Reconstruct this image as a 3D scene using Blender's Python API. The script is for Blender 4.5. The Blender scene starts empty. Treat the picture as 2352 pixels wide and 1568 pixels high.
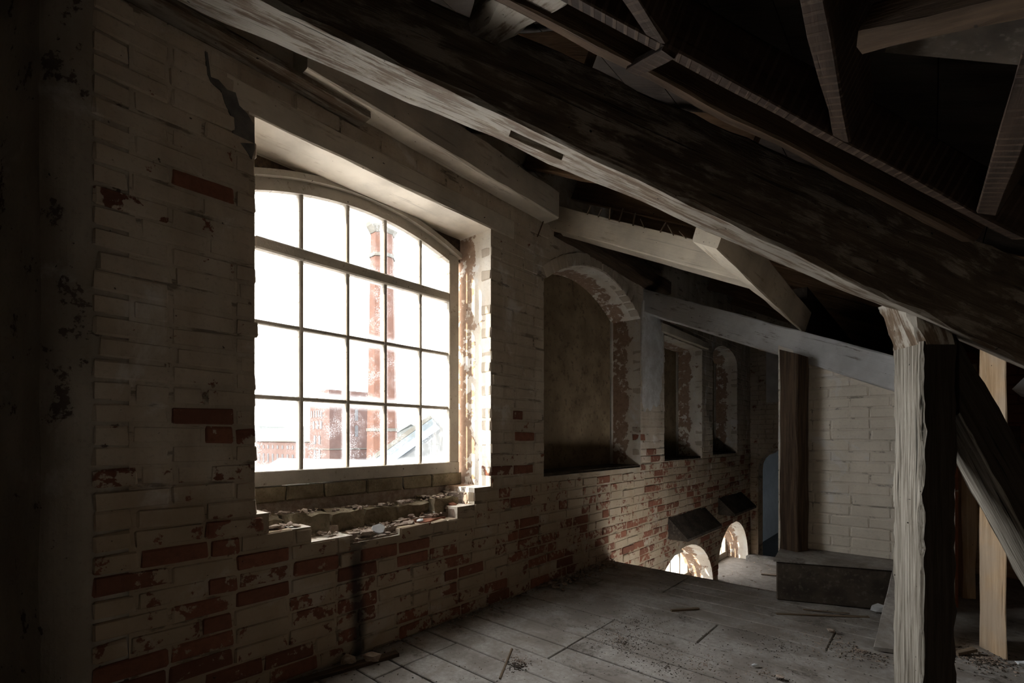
import bpy, bmesh, math, random
from mathutils import Vector, Matrix, noise
random.seed(7)
SC = bpy.context.scene
COL = SC.collection

# ------------------------------------------------------------------ camera
cam_d = bpy.data.cameras.new('camera'); cam = bpy.data.objects.new('camera', cam_d); COL.objects.link(cam)
cam.location = (2.4, 0.0, 1.2)
cam.rotation_euler = (math.radians(90), 0, math.radians(41))
cam_d.sensor_width = 36; cam_d.lens = 36*1110/2352
cam_d.shift_y = (1005-784)/2352
cam_d.clip_start = 0.02; cam_d.clip_end = 2000
SC.camera = cam

# ------------------------------------------------------------------ light
SC.view_settings.view_transform = 'Standard'; SC.view_settings.look = 'None'
SC.view_settings.gamma = 1.0; SC.view_settings.use_curve_mapping = False
SC.view_settings.exposure = 0.3
SC.cycles.diffuse_bounces = 6; SC.cycles.max_bounces = 10; SC.cycles.adaptive_threshold = .03
W = bpy.data.worlds.new('overcast_bright_sky'); SC.world = W; W.use_nodes = True
bg = W.node_tree.nodes['Background']
bg.inputs[0].default_value = (1.0, 0.985, 0.955, 1); bg.inputs[1].default_value = 19.0
sl = bpy.data.lights.new('sun', 'SUN'); sun = bpy.data.objects.new('sun', sl); COL.objects.link(sun)
sl.energy = 30; sl.angle = math.radians(0.6); sl.color = (1.0, 0.86, 0.68)
sun.rotation_euler = Vector((0.27, 1.0, -0.36)).to_track_quat('-Z', 'Y').to_euler()
sun.location = (-20, -60, 30)

# ------------------------------------------------------------------ node helpers
class NT:
    def __init__(s, name):
        s.m = bpy.data.materials.new(name); s.m.use_nodes = True; s.t = s.m.node_tree
        for n in list(s.t.nodes): s.t.nodes.remove(n)
        s.out = s.t.nodes.new('ShaderNodeOutputMaterial')
    def n(s, typ, **kw):
        nd = s.t.nodes.new('ShaderNode'+typ)
        for k, v in kw.items():
            if hasattr(nd, k): setattr(nd, k, v)
        return nd
    def link(s, a, b): s.t.links.new(a, b)
    def setv(s, sock, v):
        if isinstance(v, bpy.types.NodeSocket): s.link(v, sock)
        elif isinstance(v, (tuple, list)) and len(v) == 3 and sock.type == 'RGBA': sock.default_value = (*v, 1)
        else: sock.default_value = v
    def math(s, op, a, b=0.0, c=0.0, clamp=False):
        nd = s.n('Math'); nd.operation = op; nd.use_clamp = clamp
        s.setv(nd.inputs[0], a); s.setv(nd.inputs[1], b); s.setv(nd.inputs[2], c)
        return nd.outputs[0]
    def ss(s, v, lo, hi):
        nd = s.n('MapRange'); nd.interpolation_type = 'SMOOTHSTEP'
        s.setv(nd.inputs[0], v); nd.inputs[1].default_value = lo; nd.inputs[2].default_value = hi
        return nd.outputs[0]
    def mix(s, f, a, b, blend='MIX'):
        nd = s.n('Mix'); nd.data_type = 'RGBA'; nd.blend_type = blend
        s.setv(nd.inputs[0], f); s.setv(nd.inputs[6], a); s.setv(nd.inputs[7], b)
        return nd.outputs[2]
    def noise(s, vec, scale, detail=4, rough=.55, dist=0.0):
        nd = s.n('TexNoise'); s.link(vec, nd.inputs['Vector'])
        nd.inputs['Scale'].default_value = scale; nd.inputs['Detail'].default_value = detail
        nd.inputs['Roughness'].default_value = rough; nd.inputs['Distortion'].default_value = dist
        return nd.outputs[0]
    def mapv(s, vec, scale=(1,1,1), loc=(0,0,0)):
        nd = s.n('Mapping'); s.link(vec, nd.inputs[0]); nd.inputs[3].default_value = scale; nd.inputs[1].default_value = loc
        return nd.outputs[0]
    def pos(s): return s.n('NewGeometry').outputs['Position']
    def bsdf(s, col, rough=.9, bump=None, bs=.3, bd=.01, spec=.2):
        p = s.n('BsdfPrincipled'); s.setv(p.inputs['Base Color'], col); s.setv(p.inputs['Roughness'], rough)
        p.inputs['Specular IOR Level'].default_value = spec
        if bump is not None:
            b = s.n('Bump'); b.inputs['Strength'].default_value = bs; b.inputs['Distance'].default_value = bd
            s.link(bump, b.inputs['Height']); s.link(b.outputs[0], p.inputs['Normal'])
        s.link(p.outputs[0], s.out.inputs[0]); return p

def m_paintbrick(name, paint1, paint2, red1, red2, base_bare=0.0, stain=False, rear=0.0, crack=0.0):
    """whitewashed brick; how bare each brick is comes from the object's colour (or the 'bare' attribute on joined bricks)"""
    k = NT(name); P = k.pos()
    oi = k.n('ObjectInfo'); sep = k.n('SeparateColor'); k.link(oi.outputs['Color'], sep.inputs[0])
    at = k.n('Attribute'); at.attribute_name = 'bare'
    bare = k.math('ADD', k.math('SUBTRACT', 1.0, sep.outputs[0]), at.outputs['Fac'])
    bare = k.math('ADD', bare, base_bare)
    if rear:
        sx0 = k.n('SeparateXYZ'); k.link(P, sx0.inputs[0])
        bare = k.math('ADD', bare, k.math('MULTIPLY', k.ss(sx0.outputs[0], -.13, -.20), rear))  # browner colour towards the back of the opening
    n1 = k.noise(P, 9, 9, .62, .3); n2 = k.noise(P, 2.2, 4, .5); n3 = k.noise(P, 60, 5, .65); n4 = k.noise(k.mapv(P, (1, 1, .35)), 5, 6, .6)
    n5 = k.noise(P, 26, 7, .7)
    v = k.math('ADD', k.math('MULTIPLY', n1, .62), k.math('MULTIPLY', n5, .38))
    v = k.math('ADD', k.math('ADD', v, k.math('MULTIPLY', k.math('SUBTRACT', n2, .5), .25)), k.math('MULTIPLY', bare, .42))
    mask = k.ss(v, .66, .685)
    rnd = k.math('FRACT', k.math('ADD', oi.outputs['Random'], k.math('MULTIPLY', at.outputs['Fac'], 7.3)))
    paint = k.mix(k.ss(n4, .3, .7), paint1, paint2)
    paint = k.mix(k.math('MULTIPLY', k.ss(n3, .5, .75), .35), paint, tuple(c*.55 for c in paint2))
    paint = k.mix(k.math('MULTIPLY', k.ss(n2, .35, .75), .45), paint, tuple(c*.6 for c in paint2))
    paint = k.mix(k.math('MULTIPLY', k.ss(k.noise(P, 3.1, 7, .62, .4), .56, .66), .55), paint, tuple(min(.8, c*1.16+.03) for c in (paint1[0], paint1[0]*.97, paint1[0]*.94)))
    if stain:
        sz = k.n('SeparateXYZ'); k.link(P, sz.inputs[0])
        zz = k.math('ADD', sz.outputs[2], k.math('MULTIPLY', k.math('SUBTRACT', k.noise(P, 2.7, 6, .6), .5), .9))
        paint = k.mix(k.math('MULTIPLY', k.ss(zz, 1.15, .75), .62), paint, (.335, .245, .155))
    red = k.mix(rnd, red1, red2); red = k.mix(k.math('MULTIPLY', k.ss(n5, .4, .7), .5), red, tuple(c*.5 for c in red1))
    col = k.mix(mask, paint, red)
    if crack:
        ck = k.ss(k.noise(k.mapv(P, (1, .35, 1.6)), 7, 6, .7), .55, .62)
        col = k.mix(k.math('MULTIPLY', ck, crack), col, (.055, .04, .03))
    pit = k.ss(k.noise(P, 34, 2, .5), .74, .78)
    col = k.mix(k.math('MULTIPLY', pit, .8), col, (.03, .022, .018))
    if stain:
        sx = k.n('SeparateXYZ'); k.link(P, sx.inputs[0])
        yy = k.math('ADD', sx.outputs[1], k.math('MULTIPLY', k.math('SUBTRACT', k.noise(P, 5, 4), .5), .09))
        s1 = k.math('MULTIPLY', k.ss(k.math('ABSOLUTE', k.math('SUBTRACT', yy, 1.455)), .062, .012), k.ss(sx.outputs[2], .74, .50))
        col = k.mix(k.math('MULTIPLY', s1, .82), col, (.03, .028, .028))
    h = k.math('ADD', k.math('MULTIPLY', mask, -.6), k.math('ADD', k.math('MULTIPLY', n5, .7), k.math('MULTIPLY', n3, .25)))
    h = k.math('SUBTRACT', h, pit)
    k.bsdf(col, .93, h, .55, .006, .12)
    return k.m

def m_wood(name='wood', c1=(0, 0, 0), c2=(0, 0, 0), paint=None, amt=.5, grain=26, bs=.5, crack=.35, rough=.88, grey=None, scars=False):
    k = NT(name); tc = k.n('TexCoord'); O = tc.outputs['Object']
    oi = k.n('ObjectInfo')
    add = k.n('VectorMath'); add.operation = 'ADD'; k.link(O, add.inputs[0])
    cmb = k.n('CombineXYZ'); k.link(k.math('MULTIPLY', oi.outputs['Random'], 37.0), cmb.inputs[0]); k.link(cmb.outputs[0], add.inputs[1])
    O2 = add.outputs[0]
    g = k.noise(k.mapv(O2, (1.2, grain, grain)), 2.0, 7, .68, .6)
    g2 = k.noise(k.mapv(O2, (2.5, 60, 60)), 2.0, 4, .6)
    bl = k.noise(O2, 3.0, 5, .6)
    col = k.mix(k.ss(g, .32, .68), c1, c2)
    if grey: col = k.mix(k.math('MULTIPLY', k.ss(bl, .4, .65), .7), col, grey)
    h = k.math('ADD', g, k.math('MULTIPLY', g2, .35))
    if paint:
        pn = k.math('ADD', k.math('MULTIPLY', g, .45), k.math('MULTIPLY', k.noise(k.mapv(O2, (1, 2.2, 2.2)), 4.5, 8, .65), .55))
        pm = k.ss(pn, 1-amt-.04, 1-amt+.05)
        col = k.mix(k.math('SUBTRACT', 1.0, pm), k.mix(k.ss(bl, .35, .7), paint, tuple(c*.72 for c in paint)), col)
        h = k.math('ADD', h, k.math('MULTIPLY', pm, .25))
    cr = k.ss(k.noise(k.mapv(O2, (1.0, 34, 34), (3, 5, 1)), 1.6, 3, .5, .4), .66, .72)
    col = k.mix(k.math('MULTIPLY', cr, crack), col, tuple(c*.18 for c in c1))
    h = k.math('SUBTRACT', h, k.math('MULTIPLY', cr, crack*1.5))
    if scars:      # plaster and nail marks left by the ripped-off laths
        sx = k.n('SeparateXYZ'); k.link(O2, sx.inputs[0])
        w_ = k.math('SINE', k.math('ADD', k.math('MULTIPLY', sx.outputs[0], 190.0), k.math('MULTIPLY', sx.outputs[1], 60.0)))
        w_ = k.math('MULTIPLY', k.ss(w_, .25, .8), k.ss(bl, .38, .55))
        col = k.mix(k.math('MULTIPLY', w_, .6), col, (.085, .056, .038)); h = k.math('ADD', h, k.math('MULTIPLY', w_, .6))
    hole = k.ss(k.noise(O2, 45, 1, .5), .77, .8)
    col = k.mix(hole, col, (.02, .014, .01))
    k.bsdf(col, rough, h, bs, .006, .18)
    return k.m

def m_simple(name, c1, c2, scale=8, rough=.9, bs=.3, bd=.01, spec=.2, detail=6, fine=None):
    k = NT(name); P = k.pos()
    n1 = k.noise(P, scale, detail, .6); n2 = k.noise(P, scale*6, 4, .6)
    col = k.mix(k.ss(n1, .32, .68), c1, c2)
    if fine: col = k.mix(k.math('MULTIPLY', k.ss(n2, .52, .7), .6), col, fine)
    k.bsdf(col, rough, k.math('ADD', n1, k.math('MULTIPLY', n2, .4)), bs, bd, spec)
    return k.m

def m_floor(name):
    k = NT(name); P = k.pos(); oi = k.n('ObjectInfo')
    g = k.noise(k.mapv(P, (1.2, 22, 5)), 3, 6, .65)
    d1 = k.noise(P, 2.6, 8, .65, .3); d2 = k.noise(P, 40, 5, .7); d3 = k.noise(P, 150, 3, .6)
    wood = k.mix(g, (.155, .132, .112), (.285, .257, .23)); wood = k.mix(k.math('MULTIPLY', oi.outputs['Random'], .4), wood, (.17, .15, .13))
    dust = k.mix(k.ss(d2, .35, .65), (.285, .265, .245), (.395, .372, .348))
    col = k.mix(k.ss(d1, .38, .62), wood, dust)
    dirt = k.math('MULTIPLY', k.ss(k.noise(P, 3.4, 9, .75, .6), .52, .64), k.ss(d2, .40, .56))
    col = k.mix(k.math('MULTIPLY', dirt, .75), col, (.075, .06, .048))
    col = k.mix(k.math('MULTIPLY', k.ss(d3, .68, .74), .5), col, (.42, .4, .36))
    k.bsdf(col, .85, k.math('ADD', k.math('ADD', k.math('MULTIPLY', g, .3), d2), k.math('MULTIPLY', dirt, .5)), .35, .006, .25)
    return k.m

def m_glass(name, dirt=.25, tint=(.97, .985, 1.0)):
    k = NT(name); tc = k.n('TexCoord'); G = tc.outputs['Generated']; P = k.pos()
    tr = k.n('BsdfTransparent'); tr.inputs[0].default_value = (*tint, 1)
    gl = k.n('BsdfGlossy'); gl.inputs['Roughness'].default_value = .06; gl.inputs[0].default_value = (1, 1, 1, 1)
    tl = k.n('BsdfTranslucent'); tl.inputs[0].default_value = (.62, .66, .7, 1)
    fr = k.n('Fresnel'); fr.inputs[0].default_value = 1.45
    m1 = k.n('MixShader'); k.link(k.math('MULTIPLY', fr.outputs[0], .6), m1.inputs[0]); k.link(tr.outputs[0], m1.inputs[1]); k.link(gl.outputs[0], m1.inputs[2])
    sx = k.n('SeparateXYZ'); k.link(G, sx.inputs[0])
    ey = k.math('ABSOLUTE', k.math('SUBTRACT', sx.outputs[1], .5)); ez = k.math('ABSOLUTE', k.math('SUBTRACT', sx.outputs[2], .5))
    e = k.ss(k.math('MAXIMUM', ey, ez), .36, .52)
    oi = k.n('ObjectInfo')
    spk = k.ss(k.noise(P, 190, 3, .6), .52, .66)
    blot = k.ss(k.noise(P, 9, 5, .6), .42, .7)
    d = k.math('ADD', k.math('MULTIPLY', e, .5), k.math('MULTIPLY', k.math('MULTIPLY', blot, spk), .75))
    d = k.math('MULTIPLY', d, k.math('ADD', k.math('MULTIPLY', oi.outputs['Random'], 1.1), .25))
    d = k.math('MULTIPLY', d, dirt*1.3, clamp=True)
    m2 = k.n('MixShader'); k.link(d, m2.inputs[0]); k.link(m1.outputs[0], m2.inputs[1]); k.link(tl.outputs[0], m2.inputs[2])
    k.link(m2.outputs[0], k.out.inputs[0])
    return k.m

WW1, WW2 = (.60, .525, .43), (.47, .385, .295)
RB1, RB2 = (.27, .115, .072), (.18, .08, .055)
M = {}
M['brick'] = m_paintbrick('whitewashed_brick', WW1, WW2, RB1, RB2, 0.0, stain=True)
M['mortar'] = m_paintbrick('whitewashed_mortar', WW1, (.42, .35, .27), (.26, .19, .14), (.22, .15, .11), .10, stain=True, crack=.6)
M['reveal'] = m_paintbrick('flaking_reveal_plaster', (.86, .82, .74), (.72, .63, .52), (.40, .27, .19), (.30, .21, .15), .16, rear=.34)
M['jamb'] = m_paintbrick('shade_grey_plaster', (.50, .45, .385), (.37, .32, .26), (.17, .13, .11), (.12, .09, .08), .0)  # wall paint greyed and darkened to carry the shadow on the jamb
M['white'] = m_paintbrick('cream_painted_brick', (.86, .80, .70), (.76, .70, .60), (.33, .22, .17), (.3, .2, .15), -.12)
M['white_mortar'] = m_paintbrick('cream_painted_mortar', (.80, .74, .65), (.70, .64, .55), (.33, .22, .17), (.3, .2, .15), -.12, crack=.55)
M['redwall'] = m_paintbrick('bare_red_brick', (.55, .48, .40), (.45, .38, .3), (.34, .13, .075), (.25, .10, .06), .75)
M['plaster_grey'] = m_simple('grey_cement', (.12, .115, .11), (.19, .18, .165), 14, .92, .5, .01)
M['plaster_lit'] = m_simple('light_paled_plaster', (.66, .645, .63), (.50, .475, .445), 7, .9, .4, .008, fine=(.40, .36, .32))  # plaster paled in place of the cool light on the pier
M['plaster_pale'] = m_simple('pale_blue_plaster', (.64, .635, .63), (.50, .495, .49), 5, .9, .3)
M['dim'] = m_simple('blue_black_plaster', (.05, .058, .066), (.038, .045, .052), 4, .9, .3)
M['floor_low'] = m_simple('dusty_brick_floor', (.15, .13, .11), (.21, .185, .16), 9, .9, .5, .01, fine=(.10, .085, .07))
M['panel'] = m_simple('brown_window_board', (.155, .112, .066), (.235, .175, .108), 3.5, .9, .4, .006, fine=(.06, .043, .028))
M['board_dark'] = m_simple('dark_stained_board', (.05, .04, .032), (.10, .08, .062), 6, .85, .3, fine=(.16, .145, .12))
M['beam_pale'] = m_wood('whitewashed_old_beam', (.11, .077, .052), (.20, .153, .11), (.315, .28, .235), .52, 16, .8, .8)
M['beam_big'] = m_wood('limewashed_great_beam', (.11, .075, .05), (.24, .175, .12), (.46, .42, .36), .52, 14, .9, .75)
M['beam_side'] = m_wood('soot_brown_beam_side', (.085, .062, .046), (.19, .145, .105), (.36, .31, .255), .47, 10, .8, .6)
M['beam_tan'] = m_wood('pale_tan_timber', (.42, .34, .24), (.56, .47, .35), (.68, .60, .48), .6, 22, .4, .3)
M['beam_brown'] = m_wood('dark_brown_timber', (.05, .033, .023), (.115, .078, .052), (.30, .26, .21), .33, 20, .6, .6)
M['beam_blue'] = m_wood('blue_grey_limewashed_timber', (.13, .10, .08), (.25, .21, .17), (.66, .665, .67), .60, 18, .7, .5)
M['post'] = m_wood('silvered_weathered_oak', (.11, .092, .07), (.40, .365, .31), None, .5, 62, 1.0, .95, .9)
M['post_warm'] = m_wood('warm_worn_pine', (.38, .25, .14), (.58, .42, .27), None, .5, 18, .7, .5, .85, (.42, .34, .26))
M['raft'] = m_wood('lath_scarred_rafter', (.022, .013, .009), (.048, .029, .019), (.10, .068, .043), .18, 12, .6, .4, scars=True)
M['raft2'] = m_wood('brown_common_rafter', (.11, .065, .038), (.21, .13, .075), (.3, .24, .18), .25, 12, .6, .4)
M['raft3'] = m_wood('umber_timber', (.045, .027, .016), (.095, .060, .036), (.2, .15, .1), .25, 12, .6, .4)
M['post_shade'] = m_wood('shaded_post_face', (.022, .016, .012), (.05, .038, .028), None, .5, 30, .8, .7)  # shade put into the oak colour for faces turned from the window
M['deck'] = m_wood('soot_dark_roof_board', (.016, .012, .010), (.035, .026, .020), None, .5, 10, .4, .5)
M['lintel'] = m_wood('pale_lintel_timber', (.42, .35, .27), (.55, .47, .38), (.70, .63, .53), .6, 16, .4, .35)
M['frame'] = m_wood('peeling_window_paint', (.15, .115, .08), (.25, .20, .15), (.43, .385, .325), .62, 18, .5, .4)
M['glass'] = m_glass('dusty_window_glass', .33)
M['glass2'] = m_glass('clear_window_glass', .3)
M['floor'] = m_floor('dusty_floorboard')
M['dark'] = m_simple('dark_underfloor', (.03, .025, .022), (.05, .043, .037), 8)
M['rubble'] = m_simple('broken_brick_rubble', (.26, .19, .15), (.40, .33, .27), 30, .95, .4, fine=(.16, .12, .09))
M['rubble_red'] = m_simple('broken_red_brick', (.33, .14, .085), (.22, .10, .065), 25, .95, .5)
M['moss'] = m_simple('mossy_sill_brick', (.155, .12, .075), (.25, .205, .14), 12, .95, .7, .012, fine=(.085, .085, .035))
M['flake'] = m_simple('white_paint_flake', (.72, .74, .76), (.58, .60, .62), 20, .8, .2)
M['soot'] = m_simple('dark_soil_crumbs', (.05, .04, .032), (.085, .068, .055), 40, .95, .3)
M['stick'] = m_wood('dry_lath', (.13, .095, .065), (.22, .165, .115), None, .5, 30, .4, .3)
M['iron'] = m_simple('rusted_iron', (.07, .045, .032), (.12, .07, .045), 20, .8, .3)

# ------------------------------------------------------------------ object helpers
def tag(o, label=None, cat=None, group=None, kind=None):
    if label: o['label'] = label
    if cat: o['category'] = cat
    if group: o['group'] = group
    if kind: o['kind'] = kind
    return o
def obj(name, me, mat=None, parent=None):
    o = bpy.data.objects.new(name, me); COL.objects.link(o)
    if mat is not None and me is not None and len(me.materials) == 0: me.materials.append(mat)
    if parent is not None: o.parent = parent
    return o
def empty(name, loc=(0, 0, 0)):
    o = bpy.data.objects.new(name, None); COL.objects.link(o); o.location = loc; o.empty_display_size = .1
    return o
def mesh(name, verts, faces):
    me = bpy.data.meshes.new(name); me.from_pydata([tuple(v) for v in verts], [], faces); me.validate(); me.update(); return me
def bm_mesh(name, bm):
    bmesh.ops.recalc_face_normals(bm, faces=bm.faces)
    me = bpy.data.meshes.new(name); bm.to_mesh(me); bm.free(); me.update(); return me
def box_bm(bm, c, s, rz=0, bev=0):
    mt = Matrix.Translation(c) @ Matrix.Rotation(rz, 4, 'Z') @ Matrix.Diagonal((*s, 1))
    r = bmesh.ops.create_cube(bm, size=1, matrix=mt)
    if bev:
        es = list({e for v in r['verts'] for e in v.link_edges})
        bmesh.ops.bevel(bm, geom=es, offset=bev, segments=1, affect='EDGES')
def box(name, lo, hi, mat, parent=None, bev=0):
    bm = bmesh.new(); c = [(a+b)/2 for a, b in zip(lo, hi)]; s = [abs(b-a) for a, b in zip(lo, hi)]
    box_bm(bm, (0, 0, 0), s, 0, bev)
    o = obj(name, bm_mesh(name, bm), mat, parent); o.location = c; return o
def beam4(name, q0, q1, mat, parent=None, segs=14, cham=.014, jit=.006, bottom=False):
    """timber between two end quads (4 corners each, in order round the section): chamfered, slightly waney"""
    q0 = [Vector(v) for v in q0]; q1 = [Vector(v) for v in q1]
    a = sum(q0, Vector())/4; b = sum(q1, Vector())/4
    x = (b-a).normalized(); y = (q0[1]-q0[0]); y = (y - x*y.dot(x)).normalized(); z = x.cross(y)
    R = Matrix((x, y, z)).transposed().to_4x4(); R.translation = a; Ri = R.inverted()
    seed = random.random()*100
    vs, fs = [], []
    for i in range(segs+1):
        t = i/segs; q = [Ri @ (p.lerp(r, t)) for p, r in zip(q0, q1)]
        for j in range(4):
            c = q[j]; p = q[j-1]; n = q[(j+1) % 4]
            for w in (p, n):
                d = (w-c); dl = d.length; k = min(cham*(1+1.2*noise.noise((i*.7+j*9+seed, dl*3, 1.3))), dl*.3)
                v = c + d.normalized()*max(k, .001)
                v = v + Vector((0, noise.noise((v.x*3+seed, j*2.1, 0))*jit*1.6, noise.noise((v.x*3+seed, j*2.1, 7))*jit*1.6))
                vs.append(v)
    for i in range(segs):
        for j in range(8):
            fs.append((i*8+j, i*8+(j+1) % 8, (i+1)*8+(j+1) % 8, (i+1)*8+j))
    fs.append(tuple(range(7, -1, -1))); fs.append(tuple(range(segs*8, segs*8+8)))
    bm = bmesh.new(); bv = [bm.verts.new(v) for v in vs]
    for k_, f in enumerate(fs):
        fc = bm.faces.new([bv[i] for i in f])
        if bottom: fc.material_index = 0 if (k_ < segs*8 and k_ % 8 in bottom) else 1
    me = bm_mesh(name, bm)
    if bottom:
        for m_ in mat: me.materials.append(m_)
        mat = None
    o = obj(name, me, mat, parent)
    o.matrix_world = R
    if parent is not None: o.matrix_parent_inverse = Matrix.Identity(4)
    return o
def beam(name, p0, p1, w, h, mat, parent=None, up=(0, 0, 1), **kw):
    """w across, h along up; p0/p1 are the middle of the BOTTOM face"""
    p0, p1 = Vector(p0), Vector(p1); d = (p1-p0).normalized(); s = d.cross(Vector(up)).normalized(); u = s.cross(d).normalized()
    q = lambda p: [p - s*w/2, p + s*w/2, p + s*w/2 + u*h, p - s*w/2 + u*h]
    return beam4(name, q(p0), q(p1), mat, parent, **kw)
# directions of the diagonal truss: R1 along it, F1 square to it
TH = math.radians(41); FW = Vector((-math.sin(TH), math.cos(TH), 0)); RT = Vector((math.cos(TH), math.sin(TH), 0)); CAM0 = Vector((2.4, 0, 1.2))
def tr(a, b, z): return CAM0 + RT*a + FW*b + Vector((0, 0, z-1.2))     # a along the truss, b square to it, z height
def S(o, label, kind='structure'):
    o['label'] = label; o['kind'] = kind; return o

# ------------------------------------------------------------------ brick kit
def brick_mesh(L, H, D, sd):
    rnd = random.Random(sd); bm = bmesh.new(); box_bm(bm, (0, 0, 0), (D, L, H), 0, .007)
    for v in bm.verts:
        v.co += Vector((rnd.uniform(-1, 1)*.0025, rnd.uniform(-1, 1)*.004, rnd.uniform(-1, 1)*.003))
    return bm_mesh('brick', bm)
BL, BH, PITCH, COURSE = .238, .072, .25, .0835
STR = [brick_mesh(BL, BH, .10, i) for i in range(6)]
HDR = [brick_mesh(.113, BH, .10, 50+i) for i in range(4)]
for m_ in STR+HDR: m_.materials.append(M['brick'])
STRW = []
for i in range(4):
    b_ = brick_mesh(BL, BH, .10, 90+i); b_.materials.append(M['white']); STRW.append(b_)
STRR = []
for i in range(3):
    b_ = brick_mesh(BL, BH, .10, 190+i); b_.materials.append(M['redwall']); STRR.append(b_)

def lay(z0, z1, solid, rng, start=0.0, headers=.22):
    """lay courses of bricks into solid(zmid) intervals; returns [(y0,y1,zmid)]"""
    out = []; n = int((z1-z0)/COURSE)
    for r in range(n):
        zc = z0 + (r+.5)*COURSE
        for (a, b) in solid(zc):
            y = a - (PITCH*.5 if r % 2 else 0)*rng.uniform(.8, 1.1) + start
            while y < b-.02:
                L = PITCH if rng.random() > headers else .125
                ya, yb = max(y, a), min(y+L, b)
                if yb-ya > .035: out.append((ya, yb, zc, a, b))
                y += L
    return out

# ------------------------------------------------------------------ left wall
AR2 = lambda y: 2.80 - .30*((y-4.03)/.87)**2          # arch of the boarded window
def arch_half(yc, hw, zs, rise, n=18):
    return [(yc+hw*math.cos(math.pi*i/n), zs+rise*math.sin(math.pi*i/n)) for i in range(n+1)]
SILL = [(.92, .84), (.985, .84), (.985, .745), (1.195, .745), (1.195, .665), (1.43, .665), (1.43, .62), (1.74, .62), (1.74, .655), (2.205, .655), (2.205, .735), (2.365, .735), (2.365, .85), (2.53, .85)]
H1 = SILL + [(2.53, 2.72), (.92, 2.72)]
H2 = [(3.16, .88), (4.90, .88), (4.90, 2.5)] + [(4.90-1.74*i/16, AR2(4.90-1.74*i/16)) for i in range(1, 16)] + [(3.16, 2.5)]
H3 = [(5.52, .92), (6.77, .92), (6.77, 2.42), (5.52, 2.42)]
H4 = [(7.2, .95), (8.36, .95), (8.36, 2.38)] + [(7.78+.58*math.cos(math.pi*i/10), 2.38+.22*math.sin(math.pi*i/10)) for i in range(1, 10)] + [(7.2, 2.38)]
H5 = [(5.2, -1.0), (7.22, -1.0)] + arch_half(6.21, 1.01, -.95, .75)
H6 = [(7.42, -1.0), (8.98, -1.0)] + arch_half(8.2, .78, -.85, .70)
WT = .44
def wall_body(name, outer, holes, mat, revmat):
    bm = bmesh.new()
    def loop(pts):
        vs = [bm.verts.new((-.002, y, z)) for y, z in pts]
        return [bm.edges.new((vs[i], vs[(i+1) % len(vs)])) for i in range(len(vs))]
    es = loop(outer)
    for h in holes:
        hh = []
        for p in h:
            if not hh or (abs(p[0]-hh[-1][0])+abs(p[1]-hh[-1][1])) > 1e-4: hh.append(p)
        if abs(hh[0][0]-hh[-1][0])+abs(hh[0][1]-hh[-1][1]) < 1e-4: hh.pop()
        es += loop(hh)
    bmesh.ops.triangle_fill(bm, use_beauty=True, use_dissolve=False, edges=es)
    front = list(bm.faces)
    r = bmesh.ops.extrude_face_region(bm, geom=front)
    for v in [g for g in r['geom'] if isinstance(g, bmesh.types.BMVert)]: v.co.x = -WT
    bmesh.ops.recalc_face_normals(bm, faces=bm.faces)
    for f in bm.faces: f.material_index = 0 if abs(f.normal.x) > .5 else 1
    me = bpy.data.meshes.new(name); bm.to_mesh(me); bm.free()
    me.materials.append(mat); me.materials.append(revmat)
    return me
OUT = [(.45, -1.05), (9.2, -1.05), (9.2, 3.62), (.45, 3.62)]
H5b = [(5.2, -1.02), (7.22, -1.02)] + arch_half(6.21, 1.01, -.95, .75)[0:]
H6b = [(7.42, -1.02), (8.98, -1.02)] + arch_half(8.2, .78, -.85, .70)[0:]
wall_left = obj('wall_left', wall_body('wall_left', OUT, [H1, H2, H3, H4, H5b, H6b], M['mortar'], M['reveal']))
S(wall_left, 'long outer wall of flaking whitewashed brick with a row of windows')
wall_left.color = (1, 1, 1, 1)

def sub(iv, a, b):
    out = []
    for (p, q) in iv:
        if b <= p or a >= q: out.append((p, q)); continue
        if a > p: out.append((p, a))
        if b < q: out.append((b, q))
    return out
def sill_top(y):
    for (y0, z0), (y1, z1) in zip(SILL[:-1:1], SILL[1:]):
        if y0 <= y <= y1 and abs(z0-z1) < 1e-6: return z0
    return .7
def wl_solid(z):
    iv = [(.335, 9.15)]
    if z > 2.95: return []
    if z < -.02: iv = [(4.5, 9.15)]
    # window 1 with its broken sill
    if z+.036 > .62 and z < 2.84:
        if z > .84: iv = sub(iv, .92 + .012*math.sin(z*23), 2.53 + .010*math.sin(z*31+1))
        else:
            y = .93
            while y < 2.53:
                if sill_top(y) < z+.030: iv = sub(iv, y-.011, y+.011)
                y += .02
    if z > 2.70 and z < 2.86: iv = sub(iv, .90, 2.78)
    if .86 < z < 2.80:
        if z < 2.5: iv = sub(iv, 3.16, 4.90)
        else:
            hw = .87*math.sqrt(max(0, (2.80-(z-.03))/.30)); hw = min(hw, .87)
            iv = sub(iv, 4.03-hw-.005, 4.03+hw+.005)
    if 2.44 < z < 2.90: iv = sub(iv, 3.08, 4.98) if z < 2.56 else sub(iv, 3.25, 4.82)
    if .90 < z < 2.58: iv = sub(iv, 5.52, 6.77)
    if .93 < z < 2.60: iv = sub(iv, 7.2, 8.36)
    if z < -.16:
        iv = sub(iv, 6.21-1.01*math.sqrt(max(0.02, 1-max(0, (z-.04+.95)/.75)**2)), 6.21+1.01*math.sqrt(max(0.02, 1-max(0, (z-.04+.95)/.75)**2)))
        iv = sub(iv, 8.2-.78*math.sqrt(max(0.02, 1-max(0, (z-.04+.85)/.70)**2)), 8.2+.78*math.sqrt(max(0.02, 1-max(0, (z-.04+.85)/.70)**2)))
    return [(a, b) for a, b in iv if b-a > .03]
rng = random.Random(11)
LAID = lay(-.92, 2.96, wl_solid, rng)
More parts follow.
